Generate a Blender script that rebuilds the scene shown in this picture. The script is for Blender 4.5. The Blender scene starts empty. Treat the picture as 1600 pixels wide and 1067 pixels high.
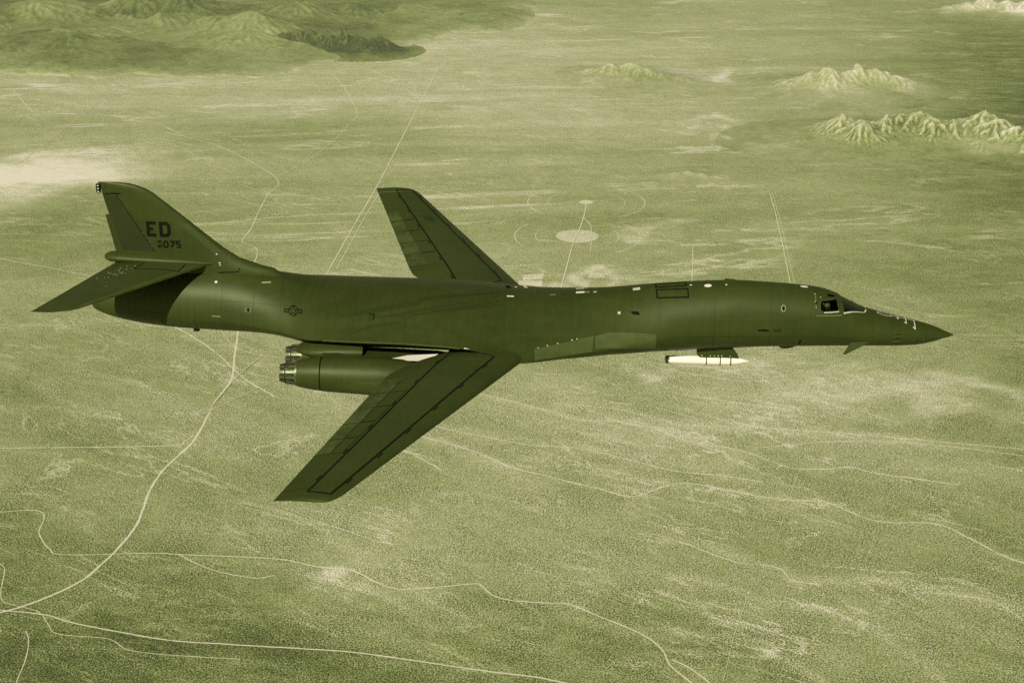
import bpy, bmesh, math, random
import numpy as np
from mathutils import Vector, Matrix
from mathutils.bvhtree import BVHTree

# ------------------------------------------------------------------ camera, sky, sun, exposure
scene = bpy.context.scene
cam_d = bpy.data.cameras.new("camera")
cam_d.sensor_width = 36.0
cam_d.lens = 58.2533
cam_d.clip_start = 1.0
cam_d.clip_end = 400000.0
cam = bpy.data.objects.new("camera", cam_d)
scene.collection.objects.link(cam)
CAM = (-22.386, -78.272, 30.474)
cam.location = CAM
cam.rotation_euler = (math.radians(90 - 21.5), 0, 0)
scene.camera = cam
GZ = CAM[2] - 2500.0                      # desert floor, 2500 m below

SUN_TO = Vector((-0.47, -1.17, 1.0)).normalized()
world = bpy.data.worlds.new("World")
scene.world = world
world.use_nodes = True
wn = world.node_tree.nodes; wl = world.node_tree.links
wn.clear()
w_out = wn.new("ShaderNodeOutputWorld")
w_bg = wn.new("ShaderNodeBackground")
w_sky = wn.new("ShaderNodeTexSky")
w_sky.sky_type = 'NISHITA'
w_sky.sun_disc = False
w_sky.sun_elevation = math.asin(SUN_TO.z)
w_sky.sun_rotation = math.atan2(SUN_TO.x, SUN_TO.y)
w_sky.altitude = 2500
# the photograph is toned in one green: the whole sky takes that tone evenly
w_bw = wn.new("ShaderNodeRGBToBW")
w_mul = wn.new("ShaderNodeMix"); w_mul.data_type = 'RGBA'; w_mul.blend_type = 'MULTIPLY'
w_mul.inputs['Factor'].default_value = 1.0
w_mul.inputs['B'].default_value = (1.0, 1.0, 0.62, 1)
wl.new(w_sky.outputs[0], w_bw.inputs[0])
wl.new(w_bw.outputs[0], w_mul.inputs['A'])
wl.new(w_mul.outputs['Result'], w_bg.inputs['Color'])
w_bg.inputs['Strength'].default_value = 0.05
wl.new(w_bg.outputs[0], w_out.inputs['Surface'])

sun_d = bpy.data.lights.new("sun", 'SUN')
sun_d.energy = 4.6
sun_d.angle = math.radians(0.53)
sun_d.color = (1.0, 0.972, 0.88)
sun = bpy.data.objects.new("sun", sun_d)
scene.collection.objects.link(sun)
sun.rotation_euler = SUN_TO.to_track_quat('Z', 'Y').to_euler()

vs = scene.view_settings
vs.view_transform = 'Standard'; vs.look = 'None'; vs.exposure = 0.0; vs.gamma = 1.0
vs.use_curve_mapping = False
scene.cycles.volume_bounces = 1
scene.cycles.max_bounces = 6
scene.cycles.sample_clamp_indirect = 1.5
scene.cycles.use_denoising = False

# ------------------------------------------------------------------ helpers
COL = scene.collection
rng = random.Random(7)

def link(o, parent=None):
    COL.objects.link(o)
    if parent is not None:
        o.parent = parent
    return o

def mesh_obj(name, verts, faces, mat, parent=None, smooth=True, sharp=35):
    me = bpy.data.meshes.new(name)
    me.from_pydata([tuple(map(float, v)) for v in verts], [], [tuple(map(int, f)) for f in faces])
    me.validate()
    if mat is not None:
        me.materials.append(mat)
    if smooth:
        me.shade_smooth()
        me.set_sharp_from_angle(angle=math.radians(sharp))
    return link(bpy.data.objects.new(name, me), parent)

def tag(o, label=None, category=None, group=None, kind=None):
    if label: o['label'] = label
    if category: o['category'] = category
    if group: o['group'] = group
    if kind: o['kind'] = kind
    return o

def bm_obj(name, bm, mat, parent=None, smooth=True, sharp=35):
    me = bpy.data.meshes.new(name)
    bm.to_mesh(me); bm.free()
    me.materials.append(mat)
    if smooth:
        me.shade_smooth()
        me.set_sharp_from_angle(angle=math.radians(sharp))
    return link(bpy.data.objects.new(name, me), parent)

def grid_faces(nr, nc, closed=False, base=0):
    F = []
    m = nc if closed else nc - 1
    for i in range(nr - 1):
        for j in range(m):
            a = base + i*nc + j; b = base + i*nc + (j+1) % nc
            F.append((a, b, b + nc, a + nc))
    return F

def loft(name, rings, mat, parent=None, caps=True, sharp=35):
    """closed rings of equal length -> skin"""
    n = len(rings[0]); V = [p for r in rings for p in r]
    F = grid_faces(len(rings), n, True)
    if caps:
        F.append(tuple(range(n))[::-1]); F.append(tuple(range((len(rings)-1)*n, len(rings)*n)))
    o = mesh_obj(name, V, F, mat, parent, True, sharp)
    bm = bmesh.new(); bm.from_mesh(o.data); bmesh.ops.recalc_face_normals(bm, faces=bm.faces); bm.to_mesh(o.data); bm.free()
    return o

def pchip(x, y, xq):
    x = np.asarray(x, float); y = np.asarray(y, float); h = np.diff(x); d = np.diff(y)/h
    m = np.zeros_like(y)
    for i in range(1, len(x)-1):
        if d[i-1]*d[i] > 0:
            w1 = 2*h[i] + h[i-1]; w2 = h[i] + 2*h[i-1]
            m[i] = (w1 + w2)/(w1/d[i-1] + w2/d[i])
    m[0] = d[0]; m[-1] = d[-1]
    k = np.clip(np.searchsorted(x, xq) - 1, 0, len(x)-2)
    t = (xq - x[k])/h[k]
    return ((1+2*t)*(1-t)**2*y[k] + t*(1-t)**2*h[k]*m[k] + t*t*(3-2*t)*y[k+1] + t*t*(t-1)*h[k]*m[k+1])

def bvh_of(*objs):
    V = []; F = []
    for o in objs:
        b = len(V)
        V += [v.co.copy() for v in o.data.vertices]
        F += [tuple(b + i for i in p.vertices) for p in o.data.polygons]
    return BVHTree.FromPolygons(V, F)

# ------------------------------------------------------------------ materials
def new_mat(name):
    m = bpy.data.materials.new(name); m.use_nodes = True
    return m, m.node_tree.nodes, m.node_tree.links, m.node_tree.nodes['Principled BSDF']

def paint(name, c1, c2, rough=0.42, scale=0.8, spec=0.4, bump=0.0, metallic=0.0, streak=True):
    m, n, l, p = new_mat(name)
    tc = n.new("ShaderNodeTexCoord")
    mp = n.new("ShaderNodeMapping"); mp.inputs['Scale'].default_value = (0.45 if streak else 1, 1, 1)
    l.new(tc.outputs['Object'], mp.inputs[0])
    nz = n.new("ShaderNodeTexNoise"); nz.inputs['Scale'].default_value = scale; nz.inputs['Detail'].default_value = 9; nz.inputs['Roughness'].default_value = .62
    l.new(mp.outputs[0], nz.inputs['Vector'])
    cr = n.new("ShaderNodeValToRGB")
    cr.color_ramp.elements[0].position = .32; cr.color_ramp.elements[0].color = (*c1, 1)
    cr.color_ramp.elements[1].position = .70; cr.color_ramp.elements[1].color = (*c2, 1)
    if streak:
        mp2 = n.new("ShaderNodeMapping"); mp2.inputs['Scale'].default_value = (5.0, 1.2, .25); l.new(tc.outputs['Object'], mp2.inputs[0])
        nv = n.new("ShaderNodeTexNoise"); nv.inputs['Scale'].default_value = 1.0; nv.inputs['Detail'].default_value = 5; l.new(mp2.outputs[0], nv.inputs['Vector'])
        ad = n.new("ShaderNodeMath"); ad.operation = 'MULTIPLY_ADD'; ad.inputs[1].default_value = .55
        sb = n.new("ShaderNodeMath"); sb.operation = 'SUBTRACT'; sb.inputs[1].default_value = .5
        l.new(nv.outputs['Fac'], sb.inputs[0]); l.new(sb.outputs[0], ad.inputs[0]); l.new(nz.outputs['Fac'], ad.inputs[2]); l.new(ad.outputs[0], cr.inputs[0])
    else:
        l.new(nz.outputs['Fac'], cr.inputs[0])
    l.new(cr.outputs[0], p.inputs['Base Color'])
    p.inputs['Roughness'].default_value = rough
    p.inputs['Metallic'].default_value = metallic
    p.inputs['Specular IOR Level'].default_value = spec
    p.inputs['Specular Tint'].default_value = (.86, .95, .52, 1)
    mr = n.new("ShaderNodeMapRange"); mr.inputs['To Min'].default_value = rough - .06; mr.inputs['To Max'].default_value = rough + .08
    l.new(nz.outputs['Fac'], mr.inputs['Value']); l.new(mr.outputs[0], p.inputs['Roughness'])
    if bump:
        n2 = n.new("ShaderNodeTexNoise"); n2.inputs['Scale'].default_value = 2.2; n2.inputs['Detail'].default_value = 3
        l.new(tc.outputs['Object'], n2.inputs['Vector'])
        b = n.new("ShaderNodeBump"); b.inputs['Strength'].default_value = bump; b.inputs['Distance'].default_value = .05
        l.new(n2.outputs['Fac'], b.inputs['Height']); l.new(b.outputs[0], p.inputs['Normal'])
    return m

M = {}
M['paint'] = paint('aircraft_paint', (.0275, .0370, .0065), (.038, .0495, .0095), .47, .9, .29, .07)
M['paint_wing'] = paint('wing_paint', (.030, .041, .0075), (.039, .052, .010), .50, .7, .32, .05)
M['paint_dark'] = paint('rudder_paint', (.021, .027, .008), (.026, .033, .009), .5, 1.2, .3)
M['paint_light'] = paint('worn_panel_paint', (.050, .066, .016), (.070, .088, .024), .42, 1.4, .4)
M['paint_flap'] = paint('flap_paint', (.034, .046, .009), (.078, .092, .026), .5, 1.1, .3)
M['flap_dull'] = paint('fin_patch_paint', (.036, .048, .010), (.045, .058, .013), .5, 1.2, .3)
M['stain'] = paint('scuffed_paint', (.020, .028, .0055), (.027, .036, .0065), .6, 1.6, .3)
M['black'] = paint('black_marking', (.0045, .006, .004), (.007, .009, .005), .75, 3, .08)
M['white'] = paint('cream_marking', (.62, .56, .44), (.74, .67, .53), .5, 3, .3)
M['pod_white'] = paint('pod_white', (.80, .72, .58), (.86, .78, .63), .35, 3, .4)
M['chip'] = paint('bare_metal', (.40, .40, .26), (.62, .60, .45), .4, 6, .5)
M['metal'] = paint('nozzle_metal', (.045, .052, .022), (.19, .20, .10), .42, 7, .5, 0, .6, False)
M['soot'] = paint('sooty_metal', (.008, .010, .006), (.028, .034, .016), .6, 5, .3)
M['trim'] = paint('window_trim', (.17, .20, .07), (.26, .29, .13), .4, 3, .4)
M['suit'] = paint('flight_suit', (.05, .06, .022), (.08, .095, .04), .8, 6, .2)
M['helmet'] = paint('helmet_shell', (.34, .36, .22), (.46, .47, .32), .35, 6, .5)
m, n, l, p = new_mat('canopy_glass')            # thin tinted pane: clear through, mirror at a slant
n.remove(p)
g_t = n.new("ShaderNodeBsdfTransparent"); g_t.inputs[0].default_value = (.36, .41, .24, 1)
g_g = n.new("ShaderNodeBsdfGlossy"); g_g.inputs['Roughness'].default_value = .03; g_g.inputs['Color'].default_value = (.30, .33, .22, 1)
g_f = n.new("ShaderNodeFresnel"); g_f.inputs['IOR'].default_value = 1.33
g_m = n.new("ShaderNodeMixShader")
l.new(g_f.outputs[0], g_m.inputs[0]); l.new(g_t.outputs[0], g_m.inputs[1]); l.new(g_g.outputs[0], g_m.inputs[2])
l.new(g_m.outputs[0], n['Material Output'].inputs['Surface'])
M['glass'] = m

# ------------------------------------------------------------------ noise for terrain
def _h(ix, iy, s):
    n = (ix.astype(np.int64)*374761393 + iy.astype(np.int64)*668265263 + s*2147483647) & 0xffffffff
    n = ((n ^ (n >> 13))*1274126177) & 0xffffffff
    return ((n ^ (n >> 16)) & 0xffff)/65535.0
def vnoise(x, y, s=0):
    ix = np.floor(x); iy = np.floor(y); fx = x-ix; fy = y-iy
    fx = fx*fx*fx*(fx*(fx*6-15)+10); fy = fy*fy*fy*(fy*(fy*6-15)+10)
    a = _h(ix, iy, s); b = _h(ix+1, iy, s); c = _h(ix, iy+1, s); d = _h(ix+1, iy+1, s)
    return (a*(1-fx)+b*fx)*(1-fy) + (c*(1-fx)+d*fx)*fy
def fbm(x, y, s=0, o=5, g=.5):
    r = 0; a = 1; t = 0
    for i in range(o):
        r = r + a*vnoise(x*2**i + 17.3*i, y*2**i - 9.1*i, s+i); t += a; a *= g
    return r/t
def ridged(x, y, s=0, o=5, g=.55):
    r = 0; a = 1; t = 0
    for i in range(o):
        v = 1-np.abs(2*vnoise(x*2**i + 11.7*i, y*2**i + 5.2*i, s+i)-1); r = r + a*v*v; t += a; a *= g
    return r/t

ROADS=[(8.5,[(-1219,6755),(-1169,6389),(-1137,6083),(-1114,5871),(-1142,5635),(-1150,5448),(-1158,5320),(-1169,5255),(-1203,5135),(-1227,5034),(-1237,4898),(-1230,4749),(-1231,4639),(-1256,4499),(-1281,4409),(-1316,4311),(-1388,4216),(-1472,4142),(-1576,4085)]),
(5,[(-1923,5234),(-1834,5239),(-1541,5245),(-1227,5261),(-1192,5293),(-1170,5347)]),
(4,[(-1773,4736),(-1693,4749),(-1614,4763),(-1571,4759),(-1545,4731),(-1536,4682),(-1531,4617),(-1505,4557),(-1465,4499),(-1429,4466),(-1274,4466),(-1186,4474),(-1066,4466),(-1008,4421),(-918,4358),(-796,4319),(-741,4338)]),
(5,[(-1066,4466),(-915,4454),(-733,4433),(-610,4385),(-530,4373),(-479,4342),(-437,4299),(-366,4253),(-290,4257),(-138,4284),(-114,4272),(-79,4216),(-22,4186),(72,4172),(147,4164),(219,4106),(307,4036),(359,3984),(398,3917),(414,3836),(455,3766),(506,3680)]),
(6,[(-1599,4161),(-1516,4132),(-1379,4106),(-1294,4064),(-1154,4015),(-990,3967),(-833,3947),(-559,3917),(-450,3901),(-288,3861),(-110,3813),(64,3772),(251,3695)]),
(3,[(-1596,4409),(-1569,4369),(-1547,4253),(-1524,4186),(-1487,4161),(-1401,4121),(-1355,4053),(-1327,4008),(-1276,3991),(-1163,3974),(-1096,3917),(-984,3891),(-767,3868)]),
(3,[(-1363,3750),(-1369,3868),(-1387,3967),(-1410,4019)]),
(5,[(-3368,10874),(-3096,10294),(-3024,10225),(-2781,10225),(-2574,10208),(-2233,9959),(-1969,9598),(-1706,9345),(-1314,8706),(-1319,8385),(-1323,8096),(-1321,7792),(-1336,7597),(-1290,7538),(-1252,7488),(-1232,7392),(-1228,7260)]),
(4,[(-1314,8706),(-1242,8915),(-1161,9160),(-1073,9567),(-1028,9911),(-1001,10191),(-1138,10874),(-1267,11309)]),
(6,[(-547,11517),(-621,10416),(-696,9345),(-749,8568),(-818,7792),(-873,7096),(-893,6755)]),
(4,[(-715,8568),(-770,7985),(-836,7168)]),
(5,[(-2650,11227),(-2724,10243),(-2769,9552),(-2803,9119)]),
(4,[(-1469,7689),(-1122,7678),(-681,7668)]),
(4,[(-2670,7709),(-2544,7709),(-2064,7678)]),
(5,[(-2580,7411),(-2434,7325),(-2191,7205),(-1953,7079),(-1817,6991)]),
(4,[(-2206,9063),(-1771,9288),(-1054,9567),(-567,9752)]),
(3,[(-3283,10277),(-1848,10225),(-22,10208)]),
(4,[(1349,8409),(1325,8040),(1291,7617),(1261,7278),(1233,6965),(1208,6755)]),
(2.2,[(1363,8409),(1339,8040),(1307,7617),(1279,7278),(1250,6965)]),
(6,[(193,6838),(202,6956),(234,7223),(272,7547),(311,7771),(341,7974),(369,8244)]),
(4,[(341,7974),(369,7856),(371,7771),(353,7420)]),
(4,[(295,7952),(341,7974),(385,7996)]),
(4,[(784,6922),(850,7518)]),
(3,[(-871,5884),(-962,5820),(-1151,5546),(-1164,5528)]),
(4,[(-1024,6117),(-1096,5884),(-1153,5558)]),
(4,[(-1432,6479),(-1303,6517),(-1143,6187),(-945,6069)]),
(1.6,[(817,4566),(883,4795),(968,5059)]),
(1.6,[(548,3750),(617,4019),(711,4311)])]
BANDS=[(7,0.9,[(-630,5982),(-422,5884),(-95,5695),(97,5575),(213,5488),(353,5471),(444,5431),(511,5392),(617,5293),(769,5229),(870,5145),(938,5079),(1057,5069),(1148,5084),(1227,5034),(1329,5004),(1489,4946)]),
(26,0.35,[(-95,5683),(214,5505),(446,5448),(620,5320),(929,5094)]),
(6,0.7,[(-399,5488),(-278,5414),(-91,5320),(46,5266),(204,5239),(336,5176),(528,5059),(678,5024),(824,4975)]),
(30,0.3,[(-278,5414),(46,5293),(338,5213),(638,5059)]),
(7,0.85,[(-356,5347),(-158,5213),(-22,5084),(109,5009),(257,4926),(382,4865),(518,4955),(621,4946),(800,4865),(888,4841),(989,4827),(1036,4804),(1155,4687),(1341,4669),(1425,4570),(1509,4449),(1617,4369)]),
(36,0.4,[(264,5059),(519,4960),(787,4865),(1012,4813),(1178,4696),(1354,4652),(1466,4532)]),
(6,0.7,[(502,4553),(662,4421),(743,4401),(798,4373),(821,4307),(895,4280)]),
(30,0.45,[(469,4639),(581,4532),(703,4389)]),
(28,0.6,[(885,4307),(1039,4307),(1169,4284),(1304,4209),(1409,4179),(1514,4089)]),
(5,0.8,[(1196,4235),(1306,4216),(1392,4186),(1432,4124),(1488,4001)]),
(26,0.55,[(462,4330),(593,4292),(715,4197),(876,4142),(1019,4019),(1087,3917),(1142,3772),(1154,3680)]),
(18,0.6,[(416,4019),(524,4001),(626,3950),(740,3868),(824,3741)]),
(6,0.8,[(421,3868),(469,3820),(514,3750)]),
(45,0.35,[(446,5459),(655,5437),(839,5414),(1129,5347),(1394,5293),(1827,5213)]),
(6,0.5,[(584,5431),(840,5420),(1133,5370),(1355,5326),(1786,5229)]),
(6,0.5,[(838,5239),(1120,5293),(1325,5293),(1522,5255),(1771,5176)]),
(40,0.2,[(531,5099),(1089,5125),(1413,5084),(1782,5059)]),
(8,0.7,[(635,5707),(775,5659),(935,5599),(1024,5558)]),
(8,0.6,[(1187,5599),(1242,5575)]),
(20,0.35,[(-758,5757),(-814,5820)]),
(20,0.3,[(-1739,6517),(-1479,6441),(-1282,6396),(-1080,6294),(-960,6187)]),
(8,0.5,[(-1746,6674),(-1486,6479),(-1247,6187),(-1071,5884),(-921,5695)]),
(22,0.35,[(-1013,4449),(-770,4409),(-602,4311),(-403,4235),(-242,4019)]),
(12,0.35,[(-326,4216),(-171,4106),(31,3934)]),
(14,0.35,[(-254,4795),(-43,4553),(135,4409),(248,4311)]),
(10,0.3,[(62,4795),(144,4727),(302,4574)]),
(20,0.35,[(126,4106),(325,4019),(448,3967)]),
(10,0.45,[(258,4936),(405,4888),(437,4749)]),
(8,0.5,[(-479,5293),(-359,5176),(-264,5059)]),
(40,0.28,[(-1412,3772),(-1288,3967),(-951,4106),(-652,4089),(-386,4001)]),
(10,0.35,[(106,4888),(166,4772),(132,4682)]),
(40,0.3,[(-1931,5575),(-1700,5605),(-1488,5517)]),
(30,0.35,[(-1853,5820),(-1668,5575),(-1556,5403)]),
(30,0.35,[(-1511,4772),(-1400,4660),(-1329,4532)])]
SPOTS=[(-2987,8875,282,250,3.2),(-2836,8849,449,377,1),(-2572,8928,486,261,0.35),(-2540,9091,341,268,0.5),(-2284,8928,148,142,0.4),(-2722,8326,212,260,0.5),(-2760,9231,464,155,0.35),(-453,4377,67,56,0.75),(-491,4369,118,73,0.25),(663,7689,94,72,0.5),(729,7648,56,41,0.3),(1587,5623,298,153,0.55),(1815,5665,113,118,0.4),(1319,5726,174,77,0.3),(1361,5575,391,55,0.3),(407,5968,55,39,0.6),(683,5949,152,66,0.35),(875,5871,125,52,0.3),(514,6049,205,95,0.2),(786,5757,54,18,0.5),(1272,6002,155,34,0.5),(1326,5884,102,26,0.4),(64,6965,173,77,0.5),(208,6948,259,51,0.45),(368,6982,115,52,0.35),(560,7043,175,53,0.3),(-319,7186,267,182,0.15),(757,7278,150,131,0.25),(769,7344,36,28,0.4),(1150,9992,129,58,0.9),(1289,9768,79,48,0.6),(1468,9433,145,91,0.7),(1616,9537,85,62,0.4),(1407,11371,191,107,0.7),(1280,11433,137,65,0.4),(-481,11689,2324,1231,0.28),(224,12622,1650,1553,0.25),(-1270,10505,1775,462,0.2),(375,9992,1042,666,0.2),(-688,9231,746,865,0.1),(-298,6595,1101,942,0.12),(214,5517,994,522,0.15),(517,4936,760,391,0.1),(-781,12139,289,289,0.3),(-3074,11068,913,259,0.35),(1154,5757,498,386,0.15),(-1639,4936,180,210,-0.1),(3609,10687,853,2299,-1),(4035,12376,772,824,-0.4),(2874,8096,592,1384,-0.6),(2186,6083,405,1365,-0.28),(1496,3967,501,770,-0.35),(-1378,3836,859,506,-0.65),(-1880,5239,523,880,-0.2),(-717,3772,1076,299,-0.4),(492,3710,1235,257,-0.3),(-1067,4749,641,568,-0.15),(-202,3934,456,172,-0.1),(-2207,7877,665,574,-0.3),(-1997,8096,474,594,-0.15),(-1538,7373,741,494,-0.1),(-1923,6083,427,443,-0.15),(2167,9091,941,734,-0.15),(1312,7186,602,469,-0.12),(2100,7373,471,921,-0.2),(2800,10158,1053,459,-0.25),(3174,12622,1132,329,-0.1),(471,8096,462,453,-0.05),(-507,7373,182,383,-0.12),(-361,4179,382,132,-0.15),(-2252,12139,1859,1487,-0.15)]  # negative entries darken the soil; right-edge and corner ones paint in lens vignetting
HILLS={'granite_r':[(1865,9675,55,158),(1967,9667,108,183),(2041,9520,117,158),(2195,9620,108,183),(2301,9674,126,183),(2399,9659,153,183),(2469,9573,135,158),(2556,9558,100,146),(2686,9599,117,183),(2790,9619,166,195),(2851,9510,135,170),(2937,9403,108,158),(3051,9356,135,219),(1684,9501,25,317),(2296,9353,25,317),(2740,9339,40,244)],
'pale_m':[(1870,10923,50,200),(1992,10952,100,160),(2122,10928,140,170),(2231,10926,110,140),(2324,10971,135,140),(2446,10995,130,150),(2550,10941,85,160),(2626,10884,50,150),(2052,10727,25,260),(2309,10743,30,280)],
'pale_l':[(557,11350,45,150),(665,11312,80,140),(798,11310,85,150),(897,11257,65,130),(1013,11208,40,140),(1124,11129,35,120),(1193,11106,18,90)],
'far_r':[(3637,13776,40,130),(3786,13786,70,150),(3962,13854,90,160),(4105,13793,90,160),(4247,13732,90,180),(3912,13741,25,220)],
'dark_ridge':[(-1730,12359,100,130),(-1646,12353,130,130),(-1562,12378,130,130),(-1460,12309,100,120),(-1352,12204,130,130),(-1256,12198,150,140),(-1148,12152,140,140),(-1052,12133,120,130),(-954,12122,70,120),(-850,12110,25,90)],
'domes':[(707,8607,14,70),(743,8623,13,60),(861,8777,20,75),(940,8796,22,75),(1017,8751,20,70),(1096,8728,12,60),(905,8576,12,60),(1049,8878,14,70)],
'range':[(-4264,12737,195,630),(-3746,13015,195,600),(-3384,12344,112,495),(-3238,12317,60,450),(-3067,13245,180,495),(-2636,13278,210,480),(-2741,12864,112,375),(-2254,12783,112,390),(-2027,12768,150,390),(-2035,12301,82,375),(-1894,13461,142,420),(-1285,13612,90,375),(-871,13722,60,390),(-442,13554,37,375),(-178,13387,26,330),(-3641,12040,67,450),(-4587,12355,120,600),(-2937,12029,22,600),(-2166,11636,11,750),(-3854,11636,11,600)]}
RANGE_OUT=[(-5402,11412),(-3609,11412),(-3323,11350),(-2987,11248),(-2548,11268),(-2098,11227),(-1887,11288),(-1720,11371),(-1565,11559),(-1312,11754),(-1048,11910),(-825,12069),(-792,12328),(-703,12474),(-517,12698),(-221,12774),(-22,12930),(134,13417),(254,14311),(279,15688),(-7246,15688)]

# ------------------------------------------------------------------ ground
def ramp_node(n, stops):
    cr = n.new("ShaderNodeValToRGB"); e = cr.color_ramp.elements
    e[0].position, e[0].color = stops[0][0], (*stops[0][1], 1)
    e[1].position, e[1].color = stops[-1][0], (*stops[-1][1], 1)
    for pos, c in stops[1:-1]:
        q = e.new(pos); q.color = (*c, 1)
    return cr

# one soil scale from dark scrub green to pale playa, used by ground, tracks and hills alike
SOIL = [(0.0, (.030, .040, .012)), (.18, (.085, .110, .026)), (.38, (.205, .250, .068)), (.55, (.320, .352, .138)),
        (.72, (.445, .450, .232)), (.88, (.62, .580, .41)), (1.0, (.84, .77, .63))]

def math_node(n, l, op, a, b=None, clamp=False):
    q = n.new("ShaderNodeMath"); q.operation = op; q.use_clamp = clamp
    for i, v in enumerate((a, b)):
        if v is None: continue
        if isinstance(v, (int, float)): q.inputs[i].default_value = v
        else: l.new(v, q.inputs[i])
    return q.outputs[0]

HILL_SOIL = [(q, (c[0]*1.01, c[1]*.975, min(c[2]*1.12, c[1]*.84))) for q, c in SOIL]

def soil_material(name, base, hill=False):
    m, n, l, p = new_mat(name)
    geo = n.new("ShaderNodeNewGeometry")
    at = n.new("ShaderNodeAttribute"); at.attribute_name = 'pale'
    mn = lambda op, a_, b_=None, clamp=False: math_node(n, l, op, a_, b_, clamp)
    def noise(scale, detail, rough, stretch=None, rot=0.0, dist=0.0):
        mp0 = n.new("ShaderNodeMapping"); mp0.inputs['Rotation'].default_value = (0, 0, rot)
        l.new(geo.outputs['Position'], mp0.inputs[0])
        mp = n.new("ShaderNodeMapping"); mp.inputs['Scale'].default_value = (stretch or (1, 1, 1))
        l.new(mp0.outputs[0], mp.inputs[0])
        q = n.new("ShaderNodeTexNoise"); q.inputs['Scale'].default_value = scale; q.inputs['Detail'].default_value = detail
        q.inputs['Roughness'].default_value = rough; q.inputs['Distortion'].default_value = dist
        l.new(mp.outputs[0], q.inputs['Vector']); return q.outputs['Fac']
    def band(x, lo, hi):
        mr = n.new("ShaderNodeMapRange"); mr.interpolation_type = 'SMOOTHSTEP'
        mr.inputs['From Min'].default_value = lo; mr.inputs['From Max'].default_value = hi
        l.new(x, mr.inputs['Value']); return mr.outputs[0]
    def ridge(x, w):        # thin threads where the noise crosses its middle
        return band(mn('ABSOLUTE', mn('SUBTRACT', x, .5)), w, 0.0)
    sep = n.new("ShaderNodeSeparateXYZ"); l.new(geo.outputs['Position'], sep.inputs[0])
    far = band(sep.outputs['Y'], 5200, 7600)
    big = noise(1/1500, 6, .55)
    fine = noise(1/30, 5, .75)
    grain = noise(1/4.2, 2, .6)
    patchy = noise(1/150, 5, .6)
    # drainage: near the washes run down to the right, far out they lie almost level
    near_s = noise(1/330, 9, .62, (.22, 1, 1), math.radians(38), .5)
    far_s = noise(1/520, 9, .64, (.16, 1, 1), math.radians(-4), .5)
    mixs = n.new("ShaderNodeMix"); l.new(far, mixs.inputs['Factor']); l.new(near_s, mixs.inputs['A']); l.new(far_s, mixs.inputs['B'])
    streak = mixs.outputs['Result']
    th_n = ridge(noise(1/420, 6, .58, (.30, 1, 1), math.radians(35), .8), .012)
    th_f = ridge(noise(1/700, 7, .60, (.20, 1, 1), math.radians(-6), .6), .016)
    mixt = n.new("ShaderNodeMix"); l.new(far, mixt.inputs['Factor']); l.new(th_n, mixt.inputs['A']); l.new(th_f, mixt.inputs['B'])
    threads = mn('MULTIPLY', mixt.outputs['Result'], band(noise(1/600, 4, .6), .42, .62))
    v = mn('ADD', mn('MULTIPLY', mn('SUBTRACT', big, .5), .30), base)
    v = mn('ADD', v, mn('MULTIPLY', mn('SUBTRACT', streak, .5), .20 if hill else .56))
    amp = mn('MULTIPLY', mn('ADD', mn('MULTIPLY', band(patchy, .35, .70), .45), .70), mn('SUBTRACT', 1.0, mn('MULTIPLY', far, .18)))
    v = mn('ADD', v, mn('MULTIPLY', mn('SUBTRACT', fine, .5), .42))
    v = mn('ADD', v, mn('MULTIPLY', mn('MULTIPLY', mn('SUBTRACT', grain, .5), 1.55 if not hill else .5), amp))
    v = mn('ADD', v, mn('MULTIPLY', mn('MULTIPLY', mn('SUBTRACT', noise(1/13, 3, .7), .5), .38 if not hill else .3), amp))
    # the pale ground breaks up at its edges
    brk = mn('ADD', mn('MULTIPLY', noise(1/85, 8, .72, (.42, 1, 1), math.radians(8)), 3.0), -.50)
    v = mn('ADD', v, mn('MULTIPLY', mn('MULTIPLY', at.outputs['Fac'], brk), .36))
    if not hill:
        v = mn('ADD', v, mn('MULTIPLY', mn('MULTIPLY', threads, mn('ADD', grain, .2)), .42))
        fan = mn('MULTIPLY', ridge(noise(1/170, 5, .62, (.26, 1, 1), math.radians(33), .9), .020), band(noise(1/480, 3, .6), .46, .60))
        v = mn('ADD', v, mn('MULTIPLY', mn('MULTIPLY', fan, mn('ADD', grain, .1)), .30))
    # scrub: dark bush crowns on paler soil, each too small to tell apart
    for cell, rad, dark in ((5.4, .34, .45), (9.5, .25, .34)):
        mp = n.new("ShaderNodeMapping"); mp.inputs['Scale'].default_value = (1/cell, 1/cell, 0)
        l.new(geo.outputs['Position'], mp.inputs[0])
        vo = n.new("ShaderNodeTexVoronoi"); vo.voronoi_dimensions = '2D'; vo.feature = 'F1'; vo.inputs['Scale'].default_value = 1.0
        l.new(mp.outputs[0], vo.inputs['Vector'])
        mr = band(vo.outputs['Distance'], rad + .10, rad - .10)
        v = mn('SUBTRACT', v, mn('MULTIPLY', mn('MULTIPLY', mr, amp), dark*(0.4 if hill else 1)))
    cr = ramp_node(n, HILL_SOIL if hill else SOIL); l.new(v, cr.inputs[0])
    l.new(cr.outputs[0], p.inputs['Base Color'])
    p.inputs['Roughness'].default_value = .95; p.inputs['Specular IOR Level'].default_value = .05
    b = n.new("ShaderNodeBump"); b.inputs['Strength'].default_value = .55; b.inputs['Distance'].default_value = 6.0 if not hill else 7.0
    l.new(fine, b.inputs['Height']); l.new(b.outputs[0], p.inputs['Normal'])
    return m

M['soil'] = soil_material('desert_soil', .708)
M['hill_pale'] = soil_material('pale_hill_rock', .565, True)
M['bare'] = soil_material('bare_ground', 1.02)
M['hill_dark'] = soil_material('green_hill_rock', .43, True)
M['track'] = paint('graded_dirt', (.62, .58, .40), (.80, .73, .57), .95, .02, .05)
M['track_faint'] = paint('faint_dirt', (.60, .57, .37), (.78, .72, .55), .95, .02, .05)

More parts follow.
